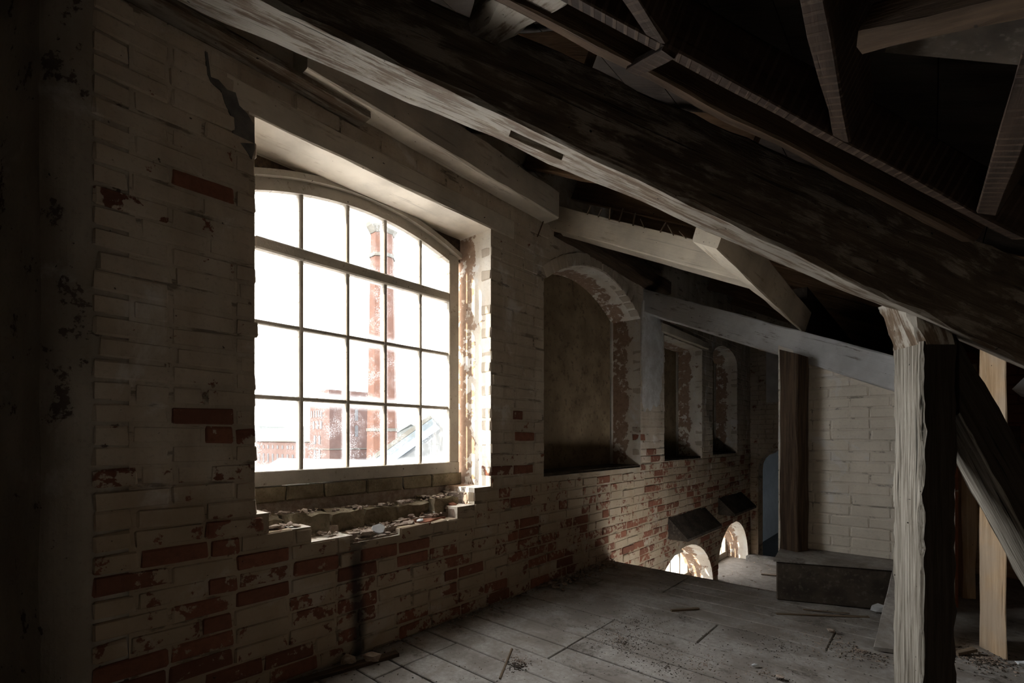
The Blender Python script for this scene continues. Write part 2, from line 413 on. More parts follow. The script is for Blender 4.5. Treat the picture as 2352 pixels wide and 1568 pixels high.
# bricks the photo shows stripped back to red: (y, z, bareness)
BARE = [(.78, 2.29, 1.1), (.47, 2.13, .50), (.70, 1.26, .95), (.83, 1.17, .8), (.45, 1.06, .6), (.30, 1.1, .6), (.57, .72, 1.1), (.78, .70, 1.0), (.62, .62, 1.0), (.85, .60, 1.1), (.45, .66, .8), (.90, .46, 1.1), (.78, .38, 1.0), (1.08, .50, 1.0), (1.25, .55, .95), (.62, .22, .9), (.55, .30, .8), (.85, .12, 1.0), (1.0, .16, .9), (1.6, .58, 1.1), (1.75, .5, 1.1), (1.62, .55, 1.1), (2.3, .26, .95), (2.45, .1, .9), (2.75, 1.28, .9), (2.9, 1.35, 1.0), (2.95, 1.2, 1.1), (2.8, 1.15, 1.0), (2.9, .98, 1.0), (2.85, .68, 1.0), (3.0, .55, .9), (2.95, .42, .6), (2.7, .3, .7), (3.35, .25, .8), (3.7, .45, .9), (4.1, .3, .8), (3.9, .62, .6), (5.1, 1.85, .9), (4.95, 1.2, .8), (5.2, 1.0, .9), (5.3, .8, .9), (5.05, .6, .9), (5.25, .45, .8), (.95, 1.55, .1)]
def bareness(y, z, r):
    b = .02 + .10*r.random()
    if z < 1.05: b += .04 + .30*r.random()**1.5
    if z < .6: b += .03
    if y > 2.53 and z < 1.4: b += .04
    if y > 4.9: b += .0 if z < 1.6 else -.03
    if z < .1: b += .08
    if r.random() < (.10 if z < 1.0 else .002): b += .33
    for (by, bz, v) in BARE:
        v = v*.66
        if abs(y-by) < .085 and abs(z-bz) < .043: b = max(b, v)
    return b
def dist(y, z): return math.sqrt((2.4)**2 + y*y + (z-1.2)**2)
cand = sorted(range(len(LAID)), key=lambda i: dist((LAID[i][0]+LAID[i][1])/2, LAID[i][2]))
single = set(cand[:300])
jv, jf, jb = [], [], []
for i, (ya, yb, zc, a, b) in enumerate(LAID):
    y = (ya+yb)/2; L = yb-ya-.010; full = L > .17
    src = random.choice(STR) if full else random.choice(HDR)
    bl = BL if full else .113
    over = 0.0
    proud = rng.uniform(.0, .0045) if zc > 1.0 else rng.uniform(.001, .009)
    if rng.random() < .06: proud += .006
    bb = bareness(y, zc, rng)
    e_ = rng.uniform(-.004, .008)
    if ya-a < .001 and y > .8: L += e_; y -= e_/2
    if b-yb < .001: L += e_; y += e_/2
    loc = Vector((proud-.05, y, zc+rng.uniform(-.004, .004)+.006*noise.noise((y*1.3, zc*2, 5))))
    sc = Vector((1, L/bl, 1+rng.uniform(-.03, .03))); rx = rng.uniform(-.018, .018)
    if i in single:
        o = bpy.data.objects.new('brick', src); COL.objects.link(o); o.parent = wall_left
        o.location = loc; o.scale = sc; o.rotation_euler = (rx, 0, rng.uniform(-.012, .012)); o.color = (1-bb, 1, 1, 1)
    else:
        mt = Matrix.Translation(loc) @ Matrix.Rotation(rx, 4, 'X') @ Matrix.Diagonal((*sc, 1)); k0 = len(jv)
        for v in src.vertices: jv.append(mt @ v.co); jb.append(bb)
        for p in src.polygons: jf.append(tuple(k0+q for q in p.vertices))
me = mesh('far_bricks', jv, jf); me.attributes.new('bare', 'FLOAT', 'POINT').data.foreach_set('value', jb)
fb = obj('far_bricks', me, M['brick'], wall_left); fb['kind'] = 'stuff'; fb.color = (1, 1, 1, 1)

# brick arch rings over the boarded window
for i in range(17):
    y = 3.16+1.74*(i+.5)/17; s = -(.60*(y-4.03)/.87**2)
    o = bpy.data.objects.new('arch_brick', HDR[i % 4]); COL.objects.link(o); o.parent = wall_left
    o.location = (-.042, y, AR2(y)+.058); o.rotation_euler = (math.pi/2+math.atan(s), 0, 0); o.scale = (1, 1, 1.28); o.color = (.95-.1*(i % 5 == 3), 1, 1, 1)

# grey cement run beside the window head
CP = [(.712, 2.885), (.722, 2.885), (.735, 2.785), (.765, 2.79), (.80, 2.765), (.835, 2.77), (.85, 2.72), (.885, 2.70), (.915, 2.66), (.918, 2.55), (.905, 2.50), (.86, 2.545), (.825, 2.575), (.815, 2.66), (.79, 2.70), (.775, 2.75), (.735, 2.765), (.722, 2.79)]
bm = bmesh.new(); fv = [bm.verts.new((.008, y, z)) for y, z in CP]; f = bm.faces.new(fv)
r = bmesh.ops.extrude_face_region(bm, geom=[f])
for g in r['geom']:
    if isinstance(g, bmesh.types.BMVert): g.co.x = -.01
bmesh.ops.triangulate(bm, faces=[f_ for f_ in bm.faces if len(f_.verts) > 4])
obj('cement_patch', bm_mesh('cement_patch', bm), M['plaster_grey'], wall_left)['label'] = 'dark grey cement run filling a crack'

PL = [(4.905, 2.50), (4.93, 2.70), (5.10, 2.76), (5.30, 2.74), (5.46, 2.60), (5.47, 2.20), (5.46, 1.98), (5.41, 1.90), (5.43, 1.78), (5.36, 1.70), (5.37, 1.60), (5.28, 1.55), (5.20, 1.58), (5.12, 1.50), (5.04, 1.54), (4.98, 1.48), (4.94, 1.56), (4.91, 1.66), (4.92, 1.9), (4.905, 2.1)]
bm = bmesh.new(); f = bm.faces.new([bm.verts.new((.014, y_, z_)) for y_, z_ in PL]); r = bmesh.ops.extrude_face_region(bm, geom=[f])
for g in r['geom']:
    if isinstance(g, bmesh.types.BMVert): g.co.x = -.01
bmesh.ops.triangulate(bm, faces=[f_ for f_ in bm.faces if len(f_.verts) > 4])
obj('plaster_coat', bm_mesh('plaster_coat', bm), M['plaster_lit'], wall_left)['label'] = 'smooth plaster coat on the pier, paled for the light falling there'

# splayed jamb of the boarded window by the camera side, rounded at the corner
def splay():
    pts = [(-.012, .60), (-.006, .40)]
    for i in range(11):
        a = i/10*math.radians(66); pts.append((-.17+.17*math.cos(a)-.003, .37-.17*math.sin(a)-.01*i/10))
    pts += [(-.30, .15), (-.45, .09)]
    vs, fs = [], []
    zs = [-.05+3.67*i/30 for i in range(31)]
    for z in zs:
        for j, (x, y) in enumerate(pts):
            n_ = noise.noise((x*6, y*6, z*5))*.006
            vs.append((x+n_-.003, y+n_, z))
    n = len(pts)
    for i in range(30):
        for j in range(n-1): fs.append((i*n+j, i*n+j+1, (i+1)*n+j+1, (i+1)*n+j))
    return mesh('wall_jamb', vs, fs)
wj = S(obj('wall_jamb', splay(), M['jamb']), 'rounded plastered jamb with shade in its colour at the end of the outer wall'); wj.color = (.82, 1, 1, 1)
box_l = S(box('wall_outer', (-.50, -2.6, -.05), (-.44, .50, 3.95), M['mortar']), 'boarded masonry beyond the rounded jamb')

# ------------------------------------------------------------------ other walls, floors
def slab(name, lo, hi, mat, label, col=1.0):
    o = box(name, lo, hi, mat); S(o, label); o.color = (col, 1, 1, 1); return o
slab('wall_back', (-.6, -2.7, -.05), (4.6, -2.5, 4.0), M['mortar'], 'whitewashed wall behind the viewer')
slab('wall_right', (4.4, -2.5, -.05), (4.6, 9.4, 2.2), M['mortar'], 'low knee wall under the far eaves')
slab('wall_far_right', (2.5, 6.1, -.05), (4.6, 6.3, 2.6), M['redwall'], 'far wall of bare red brick past the brace')
slab('wall_partition_return', (2.44, 4.66, -.05), (2.54, 6.1, 2.4), M['redwall'], 'brick return behind the cream partition')
slab('wall_lower_side', (1.5, 4.62, -1.0), (1.62, 9.2, 2.45), M['board_dark'], 'dark boarded side wall of the sunken end bay')
# end wall with a round cornered doorway
def end_wall():
    bm = bmesh.new()
    box_bm(bm, (.785, 9.25, 2.32), (1.67, .30, 2.60)); box_bm(bm, (1.335, 9.25, -.015), (.57, .30, 2.07))
    pf = [(-.05, -1.05), (.13, -1.05), (.13, .62), (.14, .74), (.18, .84), (.25, .905), (.34, .94), (.40, 1.02)]
    fr = [bm.verts.new((x_, 9.1, z_)) for x_, z_ in pf]; bk_ = [bm.verts.new((x_, 9.4, z_)) for x_, z_ in pf]
    c0, c1 = bm.verts.new((-.05, 9.1, 1.02)), bm.verts.new((-.05, 9.4, 1.02))
    for i in range(len(pf)-1):
        bm.faces.new((c0, fr[i], fr[i+1])); bm.faces.new((c1, bk_[i+1], bk_[i])); bm.faces.new((fr[i], bk_[i], bk_[i+1], fr[i+1]))
    return bm_mesh('wall_end', bm)
we = S(obj('wall_end', end_wall(), M['mortar']), 'end wall of the sunken bay with a round shouldered doorway'); we.color = (.95, 1, 1, 1)
ev, ef, eb = [], [], []
def we_solid(z):
    iv = [(0, 1.5)]
    if z < 1.06: iv = sub(iv, .12 if z < .9 else .30, 1.06)
    return [q for q in iv if q[1]-q[0] > .03]
for (ya, yb, zc, a, b) in lay(-.9, 2.9, we_solid, rng):
    if a == 1.06: continue
    mt = Matrix.Translation((((ya+yb)/2), 9.145-rng.uniform(0, .006), zc)) @ Matrix.Rotation(math.pi/2, 4, 'Z') @ Matrix.Diagonal((1, (yb-ya-.01)/BL, 1, 1)); k0 = len(ev); s_ = random.choice(STR)
    for v in s_.vertices: ev.append(mt @ v.co); eb.append(.12+.15*rng.random())
    for p in s_.polygons: ef.append(tuple(k0+q for q in p.vertices))
me = mesh('end_bricks', ev, ef); me.attributes.new('bare', 'FLOAT', 'POINT').data.foreach_set('value', eb)
o = obj('end_bricks', me, M['brick'], we); o['kind'] = 'stuff'; o.color = (1, 1, 1, 1)
pp = box('lit_wall_panel', (.26, 9.08, 1.80), (.62, 9.1, 2.66), M['plaster_pale'], we); pp['label'] = 'pale smooth panel standing in for lit wall'  # added pale panel, its tone stands for light on the end wall
slab('wall_end_right', (1.62, 9.1, -.05), (4.6, 9.4, 3.2), M['mortar'], 'end wall of the closed loft behind the partition')
# dim room past the doorway
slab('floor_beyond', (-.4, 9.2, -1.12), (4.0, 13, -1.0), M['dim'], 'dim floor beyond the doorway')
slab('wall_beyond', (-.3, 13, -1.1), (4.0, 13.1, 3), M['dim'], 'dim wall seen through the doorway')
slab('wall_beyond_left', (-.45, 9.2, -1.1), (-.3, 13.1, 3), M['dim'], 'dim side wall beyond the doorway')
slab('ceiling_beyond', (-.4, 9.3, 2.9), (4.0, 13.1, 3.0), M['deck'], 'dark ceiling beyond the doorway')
slab('wall_beyond_right', (4.0, 9.4, -1.1), (4.1, 13.0, 3), M['dim'], 'closed side wall beyond the doorway')

S(box('floor_edge', (-.62, -2.6, -.16), (-.004, .62, -.002), M['dark']), 'strip of floor in the boarded opening')
floor = S(box('floor', (0, -2.5, -.16), (4.4, 4.20, -.028), M['dark']), 'old floor of wide dusty grey floorboards')
fl2 = S(box('floor_side', (1.62, 4.20, -.16), (4.4, 9.4, -.004), M['floor']), 'dusty floor running on past the partition')
# boards: rows across the room
rows = []
y = -2.5; frng = random.Random(5)
JX = {0: [.82, 2.35, 3.4], 1: [1.36, 2.9], 2: [.30, 1.95, 3.2]}
row = 0
while y < 4.19:
    w = min(.185*frng.uniform(.94, 1.06), 4.20-y)
    g = 0 if 2.2 < y+.09 < 2.78 else (1 if 2.78 <= y+.09 < 3.3 else (int(y*1.7+9) % 3))
    if 2.0 < y+.09 < 2.2: g = 1
    xs = [0.004]+JX[g]+[4.4]
    for x0, x1 in zip(xs, xs[1:]):
        bm = bmesh.new(); L = x1-x0-.006; box_bm(bm, (0, 0, 0), (L, w-.010, .028), 0, .004)
        o = obj('floorboard', bm_mesh('floorboard', bm), M['floor'], floor)
        o.location = ((x0+x1)/2-2.2, y+w/2-.85, -.014+.094+frng.uniform(-.0025, .0015)); o.rotation_euler = (frng.uniform(-.006, .006), frng.uniform(-.001, .001), 0)
    y += w; row += 1
flo = S(box('floor_lower', (-.45, 4.2, -1.12), (1.6, 9.4, -.90), M['floor_low']), 'lower sunlit floor of the sunken end bay')
S(box('trim_1', (0.0, 4.20, -.92), (1.52, 4.24, -.012), M['beam_brown']), 'dark boarded riser at the edge of the upper floor')
S(box('trim_2', (.0, 8.85, -.90), (1.5, 9.1, -.82), M['floor']), 'low stone step before the doorway')

# cream brick partition behind the post
wp = S(box('wall_partition', (1.42, 4.56, -.02), (2.52, 4.70, 1.30), M['white_mortar']), 'cream painted brick partition under the sloping beam'); wp.color = (1, 1, 1, 1)
bm = bmesh.new()
f = bm.faces.new([bm.verts.new(v) for v in [(1.42, 4.555, -.02), (2.52, 4.555, -.02), (2.52, 4.555, 1.46), (1.42, 4.555, 1.98)]])
r = bmesh.ops.extrude_face_region(bm, geom=[f])
for g in r['geom']:
    if isinstance(g, bmesh.types.BMVert): g.co.y = 4.66
wp.data = bm_mesh('wall_partition', bm); wp.location = (0, 0, 0); wp.data.materials.append(M['white_mortar'])
def wp_solid(z):
    hi = min(2.52, (2.62-z)/.475)
    return [(1.42, hi)] if hi > 1.5 else []
for (ya, yb, zc, a, b) in lay(.26, 2.0, wp_solid, rng, headers=.1):
    o = bpy.data.objects.new('brick', random.choice(STRW)); COL.objects.link(o); o.parent = wp
    o.location = ((ya+yb)/2, 4.60-rng.uniform(0, .004), zc+rng.uniform(-.002, .002)); o.rotation_euler = (0, rng.uniform(-.012, .012), math.pi/2)
    o.scale = (1, (yb-ya-.006)/BL, 1.05); o.color = (1-.15*rng.random(), 1, 1, 1)
# red bricks of the far right wall that show past the brace
wfr = bpy.data.objects['wall_far_right']
for (ya, yb, zc, a, b) in lay(0, 2.3, lambda z: [(2.6, 3.6)], rng):
    o = bpy.data.objects.new('brick', random.choice(STRR)); COL.objects.link(o); o.parent = wfr
    o.location = ((ya+yb)/2-3.55, -.06-rng.uniform(0, .008), zc-1.275); o.rotation_euler = (0, 0, math.pi/2); o.scale = (1, (yb-ya-.01)/BL, 1); o.color = (1-.3*rng.random(), 1, 1, 1)

# ------------------------------------------------------------------ roof: boards on a plane falling away from the outer wall
ceil = S(empty('ceiling'), 'dark sloping underside of the roof, boards on rafters')
sl_ = .51
def rz(x, z0): return z0-sl_*x
x = -.62; i = 0
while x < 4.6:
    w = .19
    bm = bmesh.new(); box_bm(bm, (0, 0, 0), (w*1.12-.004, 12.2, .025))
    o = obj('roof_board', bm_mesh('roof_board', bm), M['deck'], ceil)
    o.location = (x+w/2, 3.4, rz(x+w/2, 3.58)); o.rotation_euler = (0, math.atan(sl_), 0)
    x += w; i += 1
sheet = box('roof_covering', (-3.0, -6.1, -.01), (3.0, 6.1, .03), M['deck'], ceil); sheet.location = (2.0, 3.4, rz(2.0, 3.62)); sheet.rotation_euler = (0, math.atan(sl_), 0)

# ------------------------------------------------------------------ window 1
win = S(empty('window_1', (-.32, 1.715, .94)), 'large segmental headed window of twenty small panes')
FX = -.32
def wbar(name, lo, hi, mat=M['frame'], bev=.004):
    o = box(name, lo, hi, mat, None, bev); o.parent = win; o.location = o.location - win.location; return o
GA = lambda y: 2.63-.263*(y-1.715)**2
wbar('bottom_rail', (FX-.05, .95, .94), (FX+.03, 2.49, 1.02))
for y0, y1 in ((.95, 1.035), (2.395, 2.49)):
    wbar('stile', (FX-.05, y0, 1.02), (FX+.025, y1, 2.56))
# arched head
def arc_strip(f0, f1, x0, x1, ya, yb, n=20):
    vs, fs = [], []
    for i in range(n+1):
        y = ya+(yb-ya)*i/n
        for x, zf in ((x0, f0), (x1, f0), (x1, f1), (x0, f1)): vs.append((x, y, zf(y)))
    for i in range(n):
        for j in range(4): fs.append((i*4+j, i*4+(j+1) % 4, i*4+4+(j+1) % 4, i*4+4+j))
    fs += [(0, 1, 2, 3), (n*4+3, n*4+2, n*4+1, n*4)]
    bm = bmesh.new(); bv = [bm.verts.new(v) for v in vs]
    for f in fs: bm.faces.new([bv[q] for q in f])
    return bm
def wpart(name, bm, mat):
    me = bm_mesh(name, bm); me.transform(Matrix.Translation(-win.location)); return obj(name, me, mat, win)
wpart('arched_head', arc_strip(GA, lambda y: GA(y)+.07, FX-.05, FX+.025, 1.035, 2.395), M['frame'])
wpart('head_lining', arc_strip(lambda y: GA(y)+.07, lambda y: 2.78, FX-.06, FX+.005, .93, 2.52), M['beam_brown'])
wpart('head_moulding', arc_strip(lambda y: GA(y)+.07, lambda y: GA(y)+.105, FX-.02, FX+.06, .95, 2.49), M['frame'])
YB = [1.29, 1.58, 1.85, 2.14]; ZB = [1.42, 1.82]
for y in YB: wbar('glazing_bar', (FX-.03, y-.0125, 1.02), (FX+.014, y+.0125, GA(y)+.01), M['frame'], .005)
wbar('transom', (FX-.045, 1.035, 2.205), (FX+.03, 2.395, 2.272), M['frame'], .008)
for z in ZB: wbar('glazing_bar', (FX-.03, 1.035, z-.012), (FX+.012, 2.395, z+.012), M['frame'], .005)
YS = [1.035]+YB+[2.395]; ZS = [1.02]+ZB+[2.24, None]
for a, b in zip(YS, YS[1:]):
    for z0, z1 in zip(ZS, ZS[1:]):
        if z1 is None: bm = arc_strip(lambda y: z0, lambda y: GA(y)+.005, FX-.010, FX-.006, a, b, 6)
        else: bm = bmesh.new(); box_bm(bm, (FX-.008, (a+b)/2, (z0+z1)/2), (.004, b-a, z1-z0))
        wpart('pane', bm, M['glass'])
# lintel
lin = tag(beam4('lintel', [(-.43, .80, 2.706), (.004, .80, 2.706), (.004, .80, 2.845), (-.43, .80, 2.845)], [(-.43, 2.78, 2.706), (.004, 2.78, 2.706), (.004, 2.78, 2.845), (-.43, 2.78, 2.845)], M['lintel'], cham=.008, jit=.003), 'pale limewashed timber lintel spanning the bright window', 'lintel')

# sill: mossy back course and broken stepped bricks
for k, (a, b) in enumerate(((.94, 1.20), (1.20, 1.42), (1.42, 1.70), (1.70, 1.98), (1.98, 2.22), (2.22, 2.52))):
    bm = bmesh.new(); box_bm(bm, (0, 0, 0), (.13, b-a-.008, .088), 0, .008)
    for v in bm.verts: v.co += Vector([random.uniform(-.004, .004) for _ in range(3)])
    o = obj('sill_brick', bm_mesh('sill_brick', bm), M['moss'], wall_left); o.location = (-.355+random.uniform(-.004, .004), (a+b)/2, .893)
box('sill_backing', (-.44, .93, .58), (-.31, 2.52, .875), M['rubble'], wall_left)
bedding = box('sill_bed', (-.43, .93, .58), (-.02, 2.52, .63), M['rubble'], wall_left)
SB = [(-.24, 1.03, .80, .17, .20), (-.22, 1.25, .79, .19, .22), (-.24, 1.50, .775, .15, .20), (-.25, 1.74, .775, .13, .24), (-.24, 1.98, .775, .15, .22), (-.21, 2.20, .79, .20, .20), (-.2, 2.43, .80, .22, .20),
      (-.12, 1.03, .735, .14, .17), (-.20, 1.33, .70, .13, .16), (-.12, 1.30, .675, .14, .14), (-.12, 1.52, .66, .15, .22), (-.11, 1.78, .665, .14, .21), (-.11, 2.02, .69, .15, .23), (-.10, 2.28, .715, .15, .15), (-.08, 1.09, .69, .12, .16), (-.07, 2.45, .79, .14, .13), (-.18, 1.62, .67, .16, .2), (-.17, 1.9, .675, .16, .2), (-.18, 2.14, .69, .16, .2)]
for (x, y, zt, dx, dy) in SB:
    hgt = max(.075, zt-.60); bm = bmesh.new(); box_bm(bm, (0, 0, 0), (dx, dy, hgt))
    bmesh.ops.subdivide_edges(bm, edges=bm.edges[:], cuts=3, use_grid_fill=True)
    sd = random.random()*90
    for v in bm.verts:
        n_ = noise.noise_vector(Vector((v.co.x*14+sd, v.co.y*14, v.co.z*14)))
        v.co += n_*.022
    o = obj('broken_brick', bm_mesh('broken_brick', bm), M['moss'] if x < -.2 else random.choice([M['rubble'], M['rubble'], M['rubble_red'], M['brick']]), wall_left)
    o.location = (x, y, zt-hgt/2+random.uniform(-.018, .008)); o.rotation_euler = (random.uniform(-.09, .09), random.uniform(-.09, .09), random.uniform(-.2, .2)); o.color = (.7, 1, 1, 1)

# ------------------------------------------------------------------ chips and rubble
def chunk_mesh(sd, flat=.5, sub_=1):
    rnd = random.Random(sd); bm = bmesh.new(); bmesh.ops.create_icosphere(bm, subdivisions=sub_, radius=.5)
    for v in bm.verts:
        v.co *= rnd.uniform(.62, 1.2); v.co.z *= flat
    bmesh.ops.recalc_face_normals(bm, faces=bm.faces)
    me = bpy.data.meshes.new('chunk'); bm.to_mesh(me); bm.free(); return me
CH = [chunk_mesh(i, [.35, .6, .5, .8][i % 4]) for i in range(8)]
def scatter(name, pts, mat, parent=None):
    vs, fs = [], []
    for (p, s) in pts:
        src = random.choice(CH); mt = Matrix.Translation(p) @ Matrix.Rotation(random.uniform(0, 6.28), 4, 'Z') @ Matrix.Rotation(random.uniform(-.4, .4), 4, 'X') @ Matrix.Diagonal((s*random.uniform(.7, 1.5), s*random.uniform(.5, 1), s, 1)); k0 = len(vs)
        vs += [mt @ v.co for v in src.vertices]; fs += [tuple(k0+q for q in p_.vertices) for p_ in src.polygons]
    o = obj(name, mesh(name, vs, fs), mat, parent); o['kind'] = 'stuff'; return o
def surf(x, y):
    best = .63
    for (bx, by, zt, dx, dy) in SB:
        if abs(x-bx) < dx/2 and abs(y-by) < dy/2: best = max(best, zt)
    return best
pts = []
for _ in range(130):
    x, y = random.uniform(-.26, .0), random.uniform(.97, 2.48); pts.append((Vector((x, y, surf(x, y)+.008)), random.uniform(.022, .055)))
for _ in range(420):
    x, y = random.uniform(-.27, .0), random.uniform(.95, 2.50); pts.append((Vector((x, y, surf(x, y)+.004)), random.uniform(.006, .022)))
o = scatter('sill_grit', pts, M['rubble']); o['label'] = 'grit and brick crumbs strewn over the broken window sill'; o['category'] = 'rubble'
def thing(name, me, mat, loc, rot, sc, label, cat, group=None):
    o = bpy.data.objects.new(name, me.copy()); COL.objects.link(o); o.data.materials.clear(); o.data.materials.append(mat)
    o.location = loc; o.rotation_euler = rot; o.scale = sc; tag(o, label, cat, group); return o
bm = bmesh.new(); r = bmesh.ops.create_cone(bm, cap_ends=True, segments=11, radius1=.5, radius2=.47, depth=.12)
rr = random.Random(3)
for v in bm.verts:
    a_ = math.atan2(v.co.y, v.co.x); v.co.x *= 1+.14*math.sin(a_*3+1); v.co.y *= 1+.10*math.sin(a_*5)
FLK = bm_mesh('paint_flake', bm)
thing('paint_flake', FLK, M['flake'], (-.035, 1.615, .672), (.1, .95, .1), (.062, .088, .06), 'large white paint flake leaning among the broken sill bricks', 'paint flake')
thing('paint_flake', FLK, M['flake'], (-.05, 1.93, .678), (.05, .25, .4), (.03, .075, .05), 'small white plaster flake lying flat near the sill edge', 'paint flake')
thing('paint_flake', FLK, M['flake'], (-.13, 2.12, .702), (.0, .3, .7), (.025, .085, .05), 'thin long plaster flake on the sill by the sunlit jamb', 'paint flake')
thing('brick_fragment', CH[1], M['rubble'], (-.04, 1.55, .66), (0, .1, .2), (.07, .12, .07), 'dark split brick fragment on the sill beside the large white flake', 'brick')
thing('brick_fragment', CH[3], M['rubble_red'], (-.10, 2.25, .735), (0, .2, .5), (.06, .10, .06), 'broken brick piece on the sill near the sunlit jamb', 'brick')
for k in range(7):
    thing('brick_flake', CH[(k*3) % 8], M['rubble'], (-.04-.03*random.random(), 1.0+.022*k, .755+.004*(k % 3)), (random.uniform(-.3, .3), random.uniform(-.3, .3), random.uniform(0, 3)), (.05, .07, .03), 'flat brick flake in the heap at the jamb end of the sill', 'brick', 'brick flakes heaped on the sill')
def stick(name, p0, p1, w, mat, label, cat, h=None):
    o = beam(name, p0, p1, w, h or w*.6, mat, segs=5, cham=.002, jit=.002); tag(o, label, cat); return o
stick('twig', (-.26, .99, .845), (-.13, 1.11, .77), .008, M['stick'], 'thin straw resting against the sill in the window corner', 'stick')

# ------------------------------------------------------------------ boarded windows 2, 3, 4
def bw(name, y0, y1, z0, head, label, mat):
    w_ = S(empty(name, (-.36, (y0+y1)/2, z0)), label)
    n = 12; vs = []
    for x in (-.40, -.355):
        vs += [(x, y0, z0), (x, y1, z0)] + [(x, y1-(y1-y0)*i/n, head(y1-(y1-y0)*i/n)) for i in range(n+1)]
    m_ = n+3; fs = [tuple(range(m_))[::-1], tuple(range(m_, 2*m_))] + [(i, (i+1) % m_, m_+(i+1) % m_, m_+i) for i in range(m_)]
    bm = bmesh.new(); bv = [bm.verts.new(v) for v in vs]
    for f in fs: bm.faces.new([bv[q] for q in f])
    me = bm_mesh('window_board', bm); me.transform(Matrix.Translation(-w_.location)); obj('window_board', me, mat, w_)
    o = box('window_sill', (-.42, y0, z0-.02), (-.02, y1, z0+.025), M['board_dark'], None, .006); o.parent = w_; o.location = o.location-w_.location
    for yy in (y0, y1-.04):
        o = box('frame_edge', (-.36, yy, z0+.02), (-.335, yy+.04, head(yy+.02)-.02), M['frame'], None, .003); o.parent = w_; o.location = o.location-w_.location
    return w_
bw('window_2', 3.16, 4.90, .88, lambda y: AR2(y)+.02, 'arched window recess boarded over in dull brown', M['panel'])
bw('window_3', 5.52, 6.77, .92, lambda y: 2.44, 'square headed recess boarded over in dark brown', M['panel'])
bw('window_4', 7.2, 8.36, .95, lambda y: 2.38+.22*math.sqrt(max(0, 1-((y-7.78)/.58)**2))+.02, 'far arched recess boarded over in dark brown', M['panel'])
tag(beam('lintel', (-.10, 5.40, 2.44), (-.10, 6.95, 2.44), .26, .11, M['beam_tan'], segs=8), 'rough short timber lintel over the square headed recess', 'lintel')

# ------------------------------------------------------------------ low windows 5, 6
for name, y0, y1, zt, lab in (('window_5', 5.2, 7.22, -.20, 'low arched window at floor level, nearer the cream partition'), ('window_6', 7.42, 8.98, -.15, 'low arched window at floor level, beside the doorway')):
    w_ = S(empty(name, (-.38, (y0+y1)/2, -.9)), lab)
    def wb(n_, lo, hi, m_=M['frame']):
        o = box(n_, lo, hi, m_, None, .004); o.parent = w_; o.location = o.location-w_.location
    wb('bottom_rail', (-.42, y0, -.90), (-.34, y1, -.80)); wb('stile', (-.42, y0, -.8), (-.35, y0+.07, zt)); wb('stile', (-.42, y1-.07, -.8), (-.35, y1, zt))
    wb('transom', (-.42, y0, -.47), (-.35, y1, -.42))
    n = 6
    for i in range(1, n): wb('glazing_bar', (-.41, y0+(y1-y0)*i/n-.014, -.8), (-.36, y0+(y1-y0)*i/n+.014, zt))
    for i in range(n):
        for z0, z1 in ((-.8, -.47), (-.42, zt)):
            wb('pane', (-.392, y0+(y1-y0)*i/n, z0), (-.388, y0+(y1-y0)*(i+1)/n, z1), M['glass2'])
# sloping boarded hoppers over the low arches
def wedge(name, y0, y1, z0, z1, d, label):
    vs = [(-.01, y0, z0), (d, y0, z0), (-.01, y0, z1), (-.01, y1, z0), (d, y1, z0), (-.01, y1, z1), (d, y0, z0+.03), (d, y1, z0+.03)]
    bm = bmesh.new(); b = [bm.verts.new(v) for v in vs]
    for f in ((0, 1, 6, 2), (3, 5, 7, 4), (2, 6, 7, 5), (0, 3, 4, 1), (0, 2, 5, 3), (1, 4, 7, 6)): bm.faces.new([b[q] for q in f])
    me = bm_mesh(name, bm); me.transform(Matrix.Translation((0, -(y0+y1)/2, -z0)))
    o = obj(name, me, M['board_dark']); o.location = (0, (y0+y1)/2, z0); tag(o, label, 'ledge'); return o
wedge('sloping_ledge', 5.62, 6.85, -.02, .25, .24, 'long dark sloping boarded ledge on the wall below the square recess')
wedge('sloping_ledge', 7.42, 8.55, .06, .32, .24, 'short dark sloping boarded ledge on the wall near the doorway')

# ------------------------------------------------------------------ great timbers
def b1p(v, Z, k0, k1): return tr(v*Z, Z, 1.2+Z*(k0+k1*v))
BQ0 = [b1p(-.892, 1.446, .660, -.48), b1p(-.80, 1.68, .5995, -.432), b1p(-.80, 1.68, .5995, -.432)+Vector((0, 0, .22)), b1p(-.892, 1.446, .660, -.48)+Vector((0, 0, .22))]
BQ1 = [b1p(1.30, 2.37, .660, -.48), b1p(1.19, 2.63, .5995, -.432), b1p(1.19, 2.63, .7966, -.412)+Vector((0, 0, -.12)), b1p(1.30, 2.37, .7966, -.412)]
dB = [p-q for p, q in zip(BQ1, BQ0)]
BQ0 = [q-d*.07 for q, d in zip(BQ0, dB)]; BE = [q+d*.30 for q, d in zip(BQ1, dB)]
B1 = tag(beam4('roof_beam', BQ0, BE, [M['beam_pale'], M['beam_side']], segs=78, cham=.016, jit=.006, bottom=(0, 1)), 'great sloping beam with limewashed underside carried on the silvered post', 'beam')
